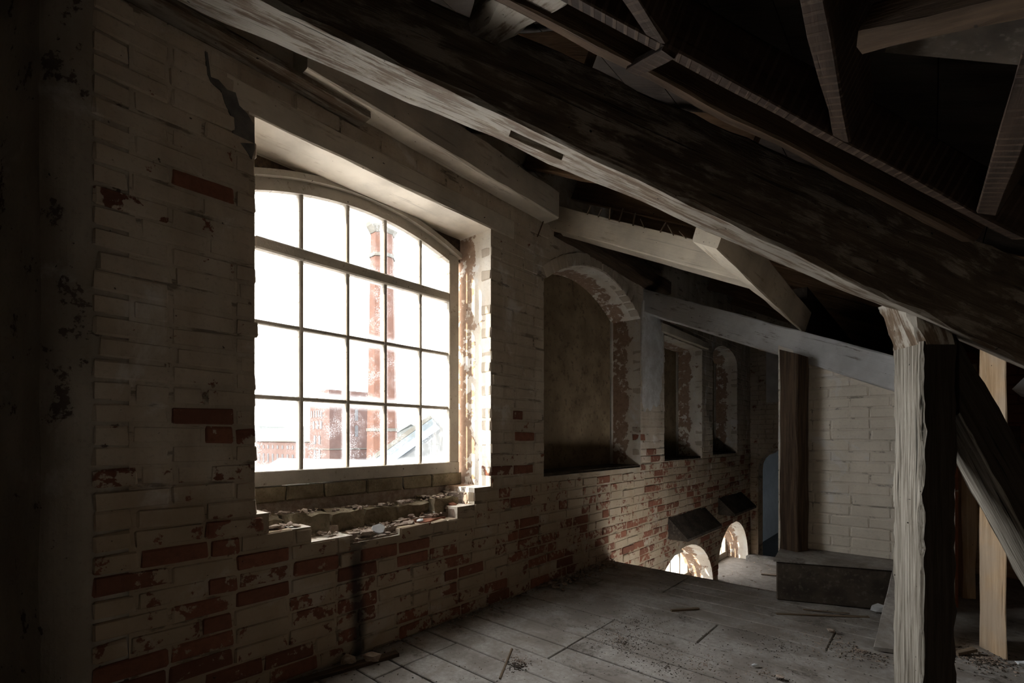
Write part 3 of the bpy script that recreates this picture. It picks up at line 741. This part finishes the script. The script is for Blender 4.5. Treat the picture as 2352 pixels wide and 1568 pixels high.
# mortise in its underside
def b1_bottom(t): return ((BQ0[0].lerp(BQ1[0], t)) + (BQ0[1].lerp(BQ1[1], t)))/2
m0, m1 = b1_bottom(.342), b1_bottom(.386)
dm = (m1-m0).normalized(); sm = (BQ0[1]-BQ0[0]); sm = (sm-dm*sm.dot(dm)).normalized(); um = dm.cross(sm)
bm = bmesh.new(); box_bm(bm, (0, 0, 0), ((m1-m0).length, .06, .09))
cut = obj('cutter', bm_mesh('cutter', bm)); cm = Matrix((dm, sm, um)).transposed().to_4x4(); cm.translation = (m0+m1)/2 + sm*.0; cut.matrix_world = cm
md = B1.modifiers.new('mortise', 'BOOLEAN'); md.operation = 'DIFFERENCE'; md.object = cut; md.solver = 'EXACT'
bpy.context.view_layer.update()
nm_ = bpy.data.meshes.new_from_object(B1.evaluated_get(bpy.context.evaluated_depsgraph_get()))
B1.modifiers.clear(); B1.data = nm_
bpy.data.objects.remove(cut)
# silvered post with its slanted head block
def rq(a0, a1, b0, b1, z): return [tr(a0, b0, z), tr(a1, b0, z), tr(a1, b1, z), tr(a0, b1, z)]
P1 = tag(empty('post', tr(1.95, 2.28, 0)), 'thick silvered oak post with slanted head under the great beam', 'post')
def child_beam(name, q0, q1, mat, par, **kw):
    o = beam4(name, q0, q1, mat, **kw); mw = o.matrix_world.copy(); o.parent = par; o.matrix_parent_inverse = Matrix.Identity(4); o.matrix_local = Matrix.Translation(-Vector(par.location)) @ mw; return o
child_beam('shaft', rq(1.865, 2.03, 2.20, 2.37, 0), rq(1.865, 2.03, 2.20, 2.37, 1.64), [M['post'], M['post_shade']], P1, segs=40, cham=.012, jit=.0035, bottom=(0, 7))
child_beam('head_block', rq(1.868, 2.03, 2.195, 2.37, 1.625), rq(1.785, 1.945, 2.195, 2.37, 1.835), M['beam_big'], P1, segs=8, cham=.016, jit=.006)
child_beam('shoulder', rq(1.93, 2.06, 2.215, 2.36, 1.64), rq(1.93, 2.06, 2.215, 2.36, 1.80), M['post_shade'], P1, segs=4)
# brace
def brq(x1, y1, x2, y2):
    return None
def bz(px, py, Z): return tr((px-1176)/1110*Z, Z, 1.2+(1005-py)/1110*Z)
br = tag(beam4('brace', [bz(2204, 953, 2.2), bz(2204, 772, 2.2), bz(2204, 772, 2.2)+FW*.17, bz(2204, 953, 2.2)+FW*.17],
    [bz(2560, 1597, 2.2), bz(2560, 1413, 2.2), bz(2560, 1413, 2.2)+FW*.17, bz(2560, 1597, 2.2)+FW*.17], [M['post'], M['post_shade']], segs=24, cham=.012, jit=.005, bottom=(0, 7)), 'heavy raking brace falling away from the silvered post to the floor', 'brace')
P3 = tag(beam4('post', [tr(2.69, 2.78, 0), tr(2.661, 2.60, 0), tr(2.765, 2.70, 0), tr(2.79, 2.88, 0)], [tr(2.69, 2.78, 1.72), tr(2.661, 2.60, 1.70), tr(2.765, 2.70, 1.66), tr(2.79, 2.88, 1.66)], M['post_warm'], segs=20, cham=.008, jit=.006), 'worn honey coloured post standing behind the raking brace', 'post')
tag(beam4('post', rq(3.37, 3.47, 3.6, 3.7, 0), rq(3.37, 3.47, 3.6, 3.7, 1.75), M['post_warm'], segs=8), 'thin warm stud beyond the honey coloured post', 'post')
bk = tag(box('boarding', (2.56, 5.9, 0), (2.96, 5.94, .95), M['post_warm']), 'upright orange brown boards against the far brick wall', 'boarding')
bk2 = tag(box('boarding', (2.56, 5.86, .95), (2.96, 5.9, 1.3), M['beam_brown']), 'dark wooden panel above the orange brown boards', 'boarding')
sk = thing('plaster_lump', CH[3], M['plaster_pale'], tr(3.62, 3.25, 1.53), (0, .3, .4), (.45, .35, .33), 'big pale plaster lump bulging from the wall past the brace', 'plaster')

# sloping back beam on the cream partition, and its post
D = tag(beam4('roof_beam', [(-.05, 4.98, 2.60), (-.05, 5.14, 2.60), (-.05, 5.14, 2.87), (-.05, 4.98, 2.87)], [(2.62, 4.26, 1.335), (2.62, 4.42, 1.335), (2.62, 4.42, 1.575), (2.62, 4.26, 1.575)], M['beam_blue'], segs=30, cham=.012, jit=.006), 'blue grey limewashed sloping beam resting on the dark post', 'beam')
P2 = tag(beam4('post', [(1.46, 4.40, .29), (1.60, 4.34, .29), (1.66, 4.46, .29), (1.52, 4.52, .29)], [(1.46, 4.40, 1.92), (1.60, 4.34, 1.86), (1.66, 4.46, 1.84), (1.52, 4.52, 1.88)], M['beam_brown'], segs=16, cham=.008, jit=.004), 'dark brown post on the box, pale at its top', 'post')
# box under it
bm = bmesh.new(); pl = [(1.53, 3.98), (2.30, 4.28), (2.46, 4.55), (1.45, 4.55)]
lo = [bm.verts.new((x_, y_, 0)) for x_, y_ in pl]; hi = [bm.verts.new((x_, y_, .285)) for x_, y_ in pl]
bm.faces.new(lo[::-1]); bm.faces.new(hi)
for i in range(4): bm.faces.new((lo[i], lo[(i+1) % 4], hi[(i+1) % 4], hi[i]))
bmesh.ops.bevel(bm, geom=bm.edges[:], offset=.01, segments=1, affect='EDGES')
bx = empty('wooden_box', (1.9, 4.3, 0)); tag(bx, 'low dark boarded box in front of the cream partition', 'box')
me = bm_mesh('box_body', bm); me.transform(Matrix.Translation((-1.9, -4.3, 0))); obj('box_body', me, M['board_dark'], bx)
bm = bmesh.new(); f = bm.faces.new([bm.verts.new((x_, y_, .286)) for x_, y_ in [(1.515, 3.965), (2.31, 4.27), (2.46, 4.55), (1.45, 4.55)]])
r = bmesh.ops.extrude_face_region(bm, geom=[f])
for g in r['geom']:
    if isinstance(g, bmesh.types.BMVert): g.co.z = .30
me = bm_mesh('box_lid', bm); me.transform(Matrix.Translation((-1.9, -4.3, 0))); obj('box_lid', me, M['floor'], bx)
# plank ramp against the box
tag(beam4('ramp_board', [(2.15, 3.39, 0.002), (2.40, 3.475, 0.002), (2.40, 3.475, .024), (2.15, 3.39, .024)], [(2.20, 4.21, .30), (2.42, 4.29, .30), (2.42, 4.29, .322), (2.20, 4.21, .322)], M['floor'], segs=6, cham=.003, jit=.003), 'wide dusty board ramped from the floor up to the box', 'board')

# purlins, plates and rafters
tag(beam4('purlin', [(1.475, 2.46, 2.20), (1.60, 2.46, 2.13), (1.66, 2.46, 2.30), (1.53, 2.46, 2.37)], [(1.475, 4.62, 2.20), (1.60, 4.62, 2.06), (1.65, 4.62, 2.23), (1.53, 4.62, 2.37)], M['beam_tan'], segs=20, cham=.006, jit=.003), 'pale tan purlin running between the great beam and the blue grey beam', 'purlin')
tag(beam4('roof_strut', [(-.02, 3.24, 2.955), (-.02, 3.36, 2.935), (-.02, 3.36, 3.12), (-.02, 3.24, 3.155)], [(1.56, 3.24, 2.155), (1.56, 3.36, 2.135), (1.56, 3.36, 2.32), (1.56, 3.24, 2.345)], M['beam_tan'], segs=20, cham=.006, jit=.003), 'sunlit pale plank rafter from the wall to the tan purlin', 'rafter')
tag(beam('wall_plate', (.075, 1.10, 2.965), (.075, 3.16, 2.95), .15, .22, M['lintel'], segs=20, cham=.008, jit=.004), 'tan wall plate with a pale lower edge above the bright window', 'wall plate')
tag(beam('wall_plate', (.05, .36, 2.925), (.05, 1.47, 2.925), .12, .04, M['beam_pale'], segs=14, cham=.006, jit=.004), 'thin pale wall plate ending above the bright window', 'wall plate')
tag(beam('wall_plate', (.03, 3.30, 2.90), (.03, 5.40, 2.84), .20, .16, M['beam_brown'], segs=14, cham=.02, jit=.01), 'dark rounded wall plate end over the boarded arch', 'wall plate')
RY = [.45, 1.08, 1.68, 2.30, 2.92, 3.57, 4.22, 4.88, 5.78, 6.95, 8.0]
for k, yy in enumerate(RY):
    xe = min(4.2, .36+.736*(yy-.387)) if yy < 4.0 else (2.6 if yy < 5 else 4.2)
    o = beam('rafter', (.006, yy, rz(.006, 3.30)), (xe, yy, rz(xe, 3.30)),   .06, .20, M['raft2'], segs=18, cham=.006, jit=.006)
    if yy < 4.0: tag(o, 'brown common rafter between the wall plate and the great beam', 'rafter', 'common rafters between wall plate and great beam')
    else: tag(o, 'brown common rafter over the blue grey beam and cream partition', 'rafter', 'common rafters over the cream partition')
# near ceiling timbers
def rp(x, y, z0=3.2): return Vector((x, y, z0-.51*x))
nrm = Vector((.51, 0, 1)).normalized()
def inplane(name, p0, p1, w, h, mat, label, cat, **kw):
    o = beam(name, p0, p1, w, h, mat, up=nrm, **kw); tag(o, label, cat); return o
inplane('trimmer', rp(1.66, 1.01), rp(2.62, 2.34), .05, .12, M['raft'], 'lath-scarred trimmer lying above the great beam', 'joist', segs=20, cham=.004, jit=.004)
inplane('trimmer', rp(1.42, .96), rp(2.50, 2.46),   .06, .10, M['raft3'], 'rough brown timber between the trimmer and the great beam', 'joist', segs=20, cham=.008, jit=.006)
inplane('joist', rp(1.90, -1.2), rp(1.845, 1.24), .05, .13, M['raft'], 'leaning lath-scarred joist meeting the trimmer by the short bracket', 'joist', segs=18, cham=.004, jit=.004)
inplane('joist', rp(2.31, -1.2), rp(2.195, 1.73), .05, .13, M['raft'], 'upright looking lath-scarred joist meeting the middle of the trimmer', 'joist', segs=18, cham=.004, jit=.004)
inplane('joist', rp(2.60, -1.2), rp(2.53, 2.14), .055, .13, M['raft'], 'lath-scarred joist meeting the far end of the trimmer', 'joist', segs=18, cham=.004, jit=.004)
inplane('brace', rp(2.28, 1.285), rp(2.62, 1.13), .055, .08, M['raft3'], 'short brown brace nailed across two joists', 'brace', segs=6)
inplane('bracket', rp(1.70, 1.365, 3.19), rp(1.86, 1.27, 3.19), .045, .03, M['raft'], 'short lath bracket joining the trimmer to the leaning joist', 'bracket', segs=4, cham=.003)
inplane('roof_beam', rp(1.20, 1.22, 3.22), rp(1.85, .94, 3.22), .13, .16, M['beam_pale'], 'stubby limewashed timber resting on the top of the great beam', 'beam', segs=10, cham=.02, jit=.012)
pc = box('plaster_patch', (-.14, -.16, 0), (.14, .16, .02), M['board_dark'], ceil); pc.location = rp(2.47, 1.38, 3.36); pc.rotation_euler = (0, math.atan(.51), .2)
beamL = tag(beam('lintel', (-.30, .02, 2.80), (-.30, -1.2, 2.80), .34, .16, M['beam_tan'], segs=6), 'rough brown timber end high up by the rounded jamb', 'lintel')

# lath slivers hanging from the sunlit rafter
for k in range(9):
    xx = .35+.10*k+random.uniform(-.02, .02); zt = 3.13-.512*xx
    stick('lath_sliver', (xx, 3.235, zt), (xx+random.uniform(-.05, .06), 3.22, zt+random.uniform(.04, .09)), .012, M['stick'], 'torn lath sliver sticking up off the sunlit plank rafter', 'lath', .004)['group'] = 'torn laths on the sunlit rafter'
stick('iron_strap', (.02, 3.16, 3.02), (.03, 3.04, 2.80), .012, M['iron'], 'thin rusty iron spike hanging at the end of the wall plate', 'spike', .006)

# ------------------------------------------------------------------ floor litter
stick('stick', (.78, 1.77, .0), (.60, 2.07, .0), .012, M['stick'], 'thin straight stick lying alone on the bare boards', 'stick')
stick('lath', (1.60, 3.66, .0), (2.08, 4.0, .0), .022, M['stick'], 'long brown lath on the floor before the box', 'lath', .008)
stick('lath', (1.72, 3.88, .0), (1.98, 3.96, .012), .014, M['stick'], 'shorter lath lying askew behind the long brown lath', 'lath', .006)
stick('stick', (1.04, 3.24, .0), (1.17, 3.40, .0), .022, M['stick'], 'short broken piece of wood on the floor near the sunken bay', 'stick', .015)
thing('stone', CH[3], M['flake'], (2.12, 4.13, .035), (0, 0, .3), (.10, .08, .10), 'pale plaster lump on the floor against the box', 'stone')
thing('stone', CH[1], M['rubble'], (.13, 1.46, .03), (0, .1, .8), (.11, .09, .10), 'pale stone at the foot of the outer wall under the dark streak', 'stone')
thing('stone', CH[5], M['rubble'], (.07, 1.36, .025), (0, .1, .2), (.10, .08, .08), 'dull stone beside the pale stone at the wall foot', 'stone')
thing('stone', CH[2], M['flake'], (2.77, 3.66, .022), (0, 0, .6), (.13, .05, .07), 'white plaster shard on the floor beside the honey coloured post', 'stone')
thing('stone', CH[2], M['rubble'], (1.93, 3.52, .02), (0, 0, .6), (.05, .05, .05), 'little grey pebble on the floor before the ramp board', 'stone')
thing('stone', CH[6], M['flake'], (1.70, 2.74, .012), (0, 0, .9), (.05, .025, .03), 'small pale chip on the floor near the silvered post', 'stone')
thing('stone', CH[4], M['rubble'], (1.83, 2.68, .015), (0, 0, 2.9), (.05, .035, .05), 'dark curled chip on the floor next to the pale chip', 'stone')
stick('stick', (2.50, 3.62, .0), (2.58, 3.70, .02), .03, M['stick'], 'splintered wood scrap at the foot of the honey coloured post', 'stick', .02)
stick('board', (.06, 1.05, .0), (.17, 1.60, .0), .05, M['beam_brown'], 'dark narrow board lying along the foot of the outer wall', 'board', .02)
dbr = random.Random(21); pts = []
def clump(cx_, cy_, r_, n, s0=.003, s1=.010):
    for _ in range(n):
        a_ = dbr.uniform(0, 6.28); q = abs(dbr.gauss(0, r_)); x_ = cx_+q*math.cos(a_); y_ = cy_+q*math.sin(a_)
        if x_ > .02 and y_ < 4.18: pts.append((Vector((x_, y_, .002)), dbr.uniform(s0, s1)))
for _ in range(1500):
    x_, y_ = dbr.uniform(.05, 3.2), dbr.uniform(.6, 4.15); pts.append((Vector((x_, y_, .002)), dbr.uniform(.003, .009)))
clump(.72, 1.98, .06, 160); clump(1.0, 2.6, .16, 260); clump(2.10, 3.35, .10, 260, .004, .014); clump(2.62, 3.66, .10, 300, .004, .016); clump(1.5, 2.6, .2, 200); clump(1.9, 3.3, .25, 240); clump(1.75, 2.7, .08, 80)
for _ in range(420):
    y_ = dbr.uniform(.6, 4.3); pts.append((Vector((abs(dbr.gauss(.03, .05))+.005, y_, .004)), dbr.uniform(.006, .024)))
def clear(p): return not ((p.x > 1.44 and p.y > 3.93+.3*max(0, p.x-1.5)) or (2.08 < p.x < 2.46 and p.y > 3.36) or (abs(p.x-2.36) < .16 and abs(p.y-2.97) < .16))
pts = [q for q in pts if clear(q[0])]
o = scatter('floor_grit', pts, M['rubble']); tag(o, 'dirt, chips and grit strewn over the floorboards', 'debris')
pts = []
for _ in range(1600):
    x_, y_ = dbr.uniform(.05, 3.0), dbr.uniform(.8, 4.15)
    if noise.noise((x_*1.6, y_*1.6, 3.0)) > -.05: pts.append((Vector((x_, y_, .002)), dbr.uniform(.003, .009)))
clump(.76, 1.93, .035, 160, .004, .014); clump(1.05, 2.55, .14, 420); clump(.95, 2.9, .16, 260); clump(1.35, 2.45, .15, 240); clump(2.12, 3.33, .12, 260, .004, .012); clump(2.62, 3.64, .12, 380, .004, .014); clump(1.75, 3.1, .3, 300); clump(1.83, 2.69, .03, 40, .004, .012)
pts = [q for q in pts if clear(q[0])]
o = scatter('floor_soil', pts, M['soot']); tag(o, 'dark soil crumbs lying in drifts on the floorboards', 'debris')
pts = []
for _ in range(240):
    y_ = dbr.uniform(3.1, 4.15); pts.append((Vector((dbr.uniform(0.01, .22)*dbr.random()+.01, y_, .008)), dbr.uniform(.012, .05)))
o = scatter('corner_rubble', pts, M['rubble']); tag(o, 'brick rubble swept along the wall foot below the boarded arch', 'rubble')
pts = []
for _ in range(500):
    pts.append((Vector((dbr.uniform(.0, 1.4), dbr.uniform(5.2, 9.0), -.897)), dbr.uniform(.008, .03)))
o = scatter('bay_grit', pts, M['rubble']); tag(o, 'grit strewn over the sunlit floor of the sunken bay', 'debris')
stick('lath', (.42, 8.1, -.897), (.85, 8.25, -.89), .03, M['stick'], 'lath lying on the sunlit floor of the sunken bay', 'lath', .015)

# ------------------------------------------------------------------ outside
EX = {}
EX['brick_sun'] = m_simple('outdoor_red_brick', (0.0295, 0.0164, 0.0135), (0.0238, 0.0135, 0.0115), .8, .9, .0)
EX['brick_ch'] = m_simple('chimney_brick', (0.0312, 0.0135, 0.0082), (0.0246, 0.0111, 0.0074), 1.2, .9, .0)
EX['stone'] = m_simple('outdoor_pale_stone', (0.0312, 0.0295, 0.0254), (0.0262, 0.0254, 0.0221), 1.0, .9, .0)
EX['slate'] = m_simple('green_grey_slate', (0.0119, 0.0135, 0.0127), (0.0103, 0.0119, 0.0111), .5, .8, .0)
EX['slate_blue'] = m_simple('blue_grey_slate', (0.0287, 0.0361, 0.0410), (0.0213, 0.0271, 0.0328), 3, .7, .2, fine=(0.0328, 0.0369, 0.0205))
def m_sheet(name):
    k = NT(name); P = k.pos(); p = k.bsdf(k.mix(k.noise(P, 1.5), (.66, .675, .69), (.74, .75, .76)), .32, None, 0, 0, .6)
    p.inputs['Metallic'].default_value = .55
    return k.m
EX['white'] = m_sheet('white_metal_roof_sheet')
EX['dark'] = m_simple('outdoor_dark_pane', (.012, .012, .014), (.02, .019, .02), 2, .4, .0)
EX['hill'] = m_simple('hazy_hill', (.028, .030, .0285), (.026, .028, .0265), .05, 1, .0)
EX['ground'] = m_simple('yard', (.22, .21, .2), (.17, .165, .16), .3, 1, .0)
tag(box('yard_ground', (-400, -300, -16.2), (-3, 400, -16), EX['ground']), 'yard far below between the mill buildings', 'ground')['kind'] = 'structure'
def oct_bm(bm, r0, r1, z0, z1, n=8):
    bmesh.ops.create_cone(bm, cap_ends=True, segments=n, radius1=r0, radius2=r1, depth=z1-z0, matrix=Matrix.Translation((0, 0, (z0+z1)/2)) @ Matrix.Rotation(math.pi/8, 4, 'Z'))
ch = tag(empty('mill_chimney', (-49.1, 34.7, -16)), 'tall octagonal brick mill chimney with pale stone crown', 'chimney')
def chp(name, parts, mat):
    bm = bmesh.new()
    for a in parts: oct_bm(bm, *a)
    return obj(name, bm_mesh(name, bm), mat, ch)
chp('shaft', [(2.15, 1.42, 0, 42.2)], EX['brick_ch'])
chp('crown', [(1.5, 1.95, 42.2, 43.0), (1.95, 1.95, 43.0, 43.5), (1.5, 1.2, 43.5, 44.2)], EX['stone'])
chp('stone_band', [(1.62, 1.62, 39.3, 39.7)], EX['stone']); chp('stone_band', [(1.95, 1.95, 18.0, 18.35)], EX['stone'])
def arch_win(par, face, u, z, w, h, mat=EX['dark'], arched=True, pt=None):
    """upright window on a wall: face 'y' looks to -Y at par-local y=pt, 'x' looks to +X at par-local x=pt"""
    n = 6; prof = [(-w/2, 0), (w/2, 0)] + ([(w/2*math.cos(math.pi*i/n), h-w/2+w/2*math.sin(math.pi*i/n)) for i in range(n+1)] if arched else [(w/2, h), (-w/2, h)])
    bm = bmesh.new()
    if face == 'y': vs = [bm.verts.new((u+a, pt-.06, z+b)) for a, b in prof]
    else: vs = [bm.verts.new((pt+.06, u+a, z+b)) for a, b in prof]
    f = bm.faces.new(vs); r = bmesh.ops.extrude_face_region(bm, geom=[f])
    for g in r['geom']:
        if isinstance(g, bmesh.types.BMVert):
            if face == 'y': g.co.y = pt+.1
            else: g.co.x = pt-.1
    o = obj('window', bm_mesh('window', bm), mat, par); return o
# tower
tw = tag(empty('mill_tower', (-76.25, 44.5, -16)), 'square brick mill tower with tiers of narrow arched windows', 'building')
def bpart(par, name, lo, hi, mat): return box(name, lo, hi, mat, par)
bpart(tw, 'wall', (-3.37, -3.94, 0), (3.37, 9.0, 24.2), EX['brick_sun'])
bpart(tw, 'cornice', (-3.6, -4.17, 24.2), (3.6, 9.2, 25.2), EX['brick_sun'])
bpart(tw, 'string_course', (-3.47, -4.04, 15.2), (3.47, 9.1, 15.4), EX['stone'])
for us, z, w, h in (((-2.7, -1.85, -1.0, -.15, .7), 20.7, .34, 1.2), ((-2.0, -.67, .6), 18.7, .55, 1.4), ((-1.6, .0), 16.1, .7, 1.55), ((-1.6, .0), 13.6, .7, 1.6)):
    for u in us: arch_win(tw, 'y', u, z, w, h, pt=-3.94)
for z in (20.2, 17.4):
    for u in (-1.0, 1.0, 3.6, 5.2): arch_win(tw, 'x', u, z, .6, 2.0, pt=3.37)
# long mill range left of the tower
lm = tag(empty('mill_range', (-105, 60, -16)), 'long low brick mill range with slate roof and arched windows', 'building')
bpart(lm, 'wall', (-70, -5, 0), (26, 8, 16.4), EX['brick_sun'])
bm = bmesh.new(); vs = [(-70.4, -5.5, 16.4), (26.4, -5.5, 16.4), (26.4, 8.5, 16.4), (-70.4, 8.5, 16.4), (-70.4, 1.5, 20.0), (26.4, 1.5, 20.0)]
bv = [bm.verts.new(v) for v in vs]
for f in ((0, 1, 5, 4), (2, 3, 4, 5), (0, 4, 3), (1, 2, 5), (3, 2, 1, 0)): bm.faces.new([bv[q] for q in f])
obj('roof', bm_mesh('roof', bm), EX['slate'], lm)
bpart(lm, 'gutter', (-70.4, -5.6, 16.2), (26.4, -5.2, 16.45), EX['stone'])
for k in range(30):
    u = -62+2.9*k
    arch_win(lm, 'y', u, 14.3, 1.0, 1.0, pt=-5.0); arch_win(lm, 'y', u, 10.6, 1.0, 2.4, arched=False, pt=-5.0)
bpart(lm, 'downpipe', (-2.1, -5.3, 5), (-1.9, -5.0, 16.3), EX['brick_ch'])
# wing behind the chimney with hipped roof
wg = tag(empty('mill_wing', (-62, 60, -16)), 'brick mill wing with green hipped roof behind the chimney', 'building')
bpart(wg, 'wall', (-8, -12, 0), (0, 12, 16.2), EX['brick_sun'])
bm = bmesh.new(); vs = [(-8.4, -12.4, 16.2), (.4, -12.4, 16.2), (.4, 12.4, 16.2), (-8.4, 12.4, 16.2), (-4, -8, 19.2), (-4, 8, 19.2)]
bv = [bm.verts.new(v) for v in vs]
for f in ((0, 1, 4), (1, 2, 5, 4), (2, 3, 5), (3, 0, 4, 5), (3, 2, 1, 0)): bm.faces.new([bv[q] for q in f])
obj('roof', bm_mesh('roof', bm), EX['slate'], wg)
for k in range(10):
    u = -10.8+2.4*k; arch_win(wg, 'x', u, 13.6, 1.1, 1.3, pt=0.0); arch_win(wg, 'x', u, 10.4, 1.1, 2.2, arched=False, pt=0.0)
# slated gable close by
gb = tag(empty('slate_gable', (-8.6, 9.1, -16)), 'near slate-hung gable with mossy blue verge', 'building')
d_ = RT; fwd = FW
def gp(a, b, z): v = RT*a + FW*b; return (v.x, v.y, z+16)
bm = bmesh.new()
pr = [(-2.3, .15), (0, 1.79), (2.3, .25), (2.3, -14), (-2.3, -14)]
f0 = [bm.verts.new(gp(a, 0, z)) for a, z in pr]; f1 = [bm.verts.new(gp(a, 7, z)) for a, z in pr]
bm.faces.new(f0); bm.faces.new(f1[::-1])
for i in range(5): bm.faces.new((f0[i], f1[i], f1[(i+1) % 5], f0[(i+1) % 5]))
obj('gable_wall', bm_mesh('gable_wall', bm), m_simple('slate_hung_wall', (.034, .036, .037), (.027, .029, .031), 5, .8, .2), gb)
def verge(off, w, mat, name, s=-1):
    a0, z0, a1, z1 = (-2.3, .15, 0, 1.79)
    L = math.hypot(a1-a0, z1-z0); nx, nz = (z1-z0)/L, -(a1-a0)/L
    bm = bmesh.new(); vs = []
    for b in (-.06-.02*off, .1):
        for (a, z) in ((a0, z0), (a1, z1)):
            for t in (off, off+w): vs.append(bm.verts.new(gp(a+nx*t, b, z+nz*t)))
    q = [(0, 1, 3, 2), (4, 6, 7, 5), (0, 2, 6, 4), (1, 5, 7, 3), (0, 4, 5, 1), (2, 3, 7, 6)]
    for f in q: bm.faces.new([vs[k] for k in f])
    obj(name, bm_mesh(name, bm), mat, gb)
verge(-.10, .12, EX['stone'], 'verge_board'); verge(.03, .17, EX['slate_blue'], 'slate_band'); verge(.20, .20, m_simple('blue_lead', (.035, .05, .072), (.05, .062, .078), 4, .6, .1), 'lead_band')
# white roof below the window
wr = tag(empty('white_roof', (-7, 5, -16)), 'bright white sheeted roof just below the window', 'roof')
bm = bmesh.new()
def q4(bm, pts): bm.faces.new([bm.verts.new((x+7, y-5, z+16)) for x, y, z in pts])
ridge0, ridge1 = (-7.7, 4.35, .78), (-3.2, 8.4, .66)
q4(bm, [(-4.6, .9, -.30), (-1.2, 4.4, -.38), ridge1, ridge0])
q4(bm, [ridge0, ridge1, (-7.0, 12.0, -.7), (-11.5, 8.0, -.6)])
q4(bm, [(-4.6, .9, -.30), ridge0, (-11.5, 8.0, -.6), (-11.5, 8.0, -.9), (-4.6, .9, -.6)])
obj('roof_sheet', bm_mesh('roof_sheet', bm), EX['white'], wr)
sr = tag(box('slate_roof', (-30, -4, -1.2), (-11.6, 7, -.9), EX['slate_blue']), 'dark slate roof beyond the white roof', 'roof')
# hill and trees
hv, hf = [], []
for i in range(31):
    a = math.radians(10+i*3.6); d0 = 330
    x_, y_ = -math.sin(a)*d0, math.cos(a)*d0; top = 10+4*noise.noise((i*.35, 3, 0))
    hv += [(x_*.8, y_*.8, -17), (x_, y_, top), (x_*1.3, y_*1.3, -17)]
for i in range(30):
    for j in range(2): hf.append((i*3+j, i*3+j+1, i*3+3+j+1, i*3+3+j))
tag(obj('hill', mesh('hill', hv, hf), EX['hill']), 'faint pale hill on the horizon', 'hill')['kind'] = 'structure'
for k, (az, s_, lab) in enumerate(((72, 5.0, 'round faint tree at the end of the far hilltop row'), (74.5, 3.2, 'thin faint tree in the middle of the far hilltop row'), (76.5, 3.8, 'broad faint tree at the start of the far hilltop row'))):
    a = math.radians(az); t_ = tag(empty('tree', (-math.sin(a)*325, math.cos(a)*325, 9)), lab, 'tree')
    bm = bmesh.new(); bmesh.ops.create_icosphere(bm, subdivisions=3, radius=s_)
    for v in bm.verts: v.co += v.co.normalized()*noise.noise(v.co*.6)*s_*.35; v.co.z += s_*.9
    obj('crown', bm_mesh('crown', bm), EX['hill'], t_)
    bm = bmesh.new(); bmesh.ops.create_cone(bm, cap_ends=True, segments=6, radius1=.5, radius2=.3, depth=4); obj('trunk', bm_mesh('trunk', bm), EX['hill'], t_)

# daylight portals at the real window openings help the sampler; they add no light of their own
for nm, c, sy, sz in (('window_portal', (-.50, 1.715, 1.80), 1.5, 1.75), ('window_portal', (-.50, 6.21, -.5), 2.0, .9), ('window_portal', (-.50, 8.2, -.5), 1.6, .9)):
    ld = bpy.data.lights.new(nm, 'AREA'); ld.shape = 'RECTANGLE'; ld.size = sz; ld.size_y = sy; ld.cycles.is_portal = True
    lo_ = bpy.data.objects.new(nm, ld); COL.objects.link(lo_); lo_.location = c; lo_.rotation_euler = (0, -math.pi/2, 0)
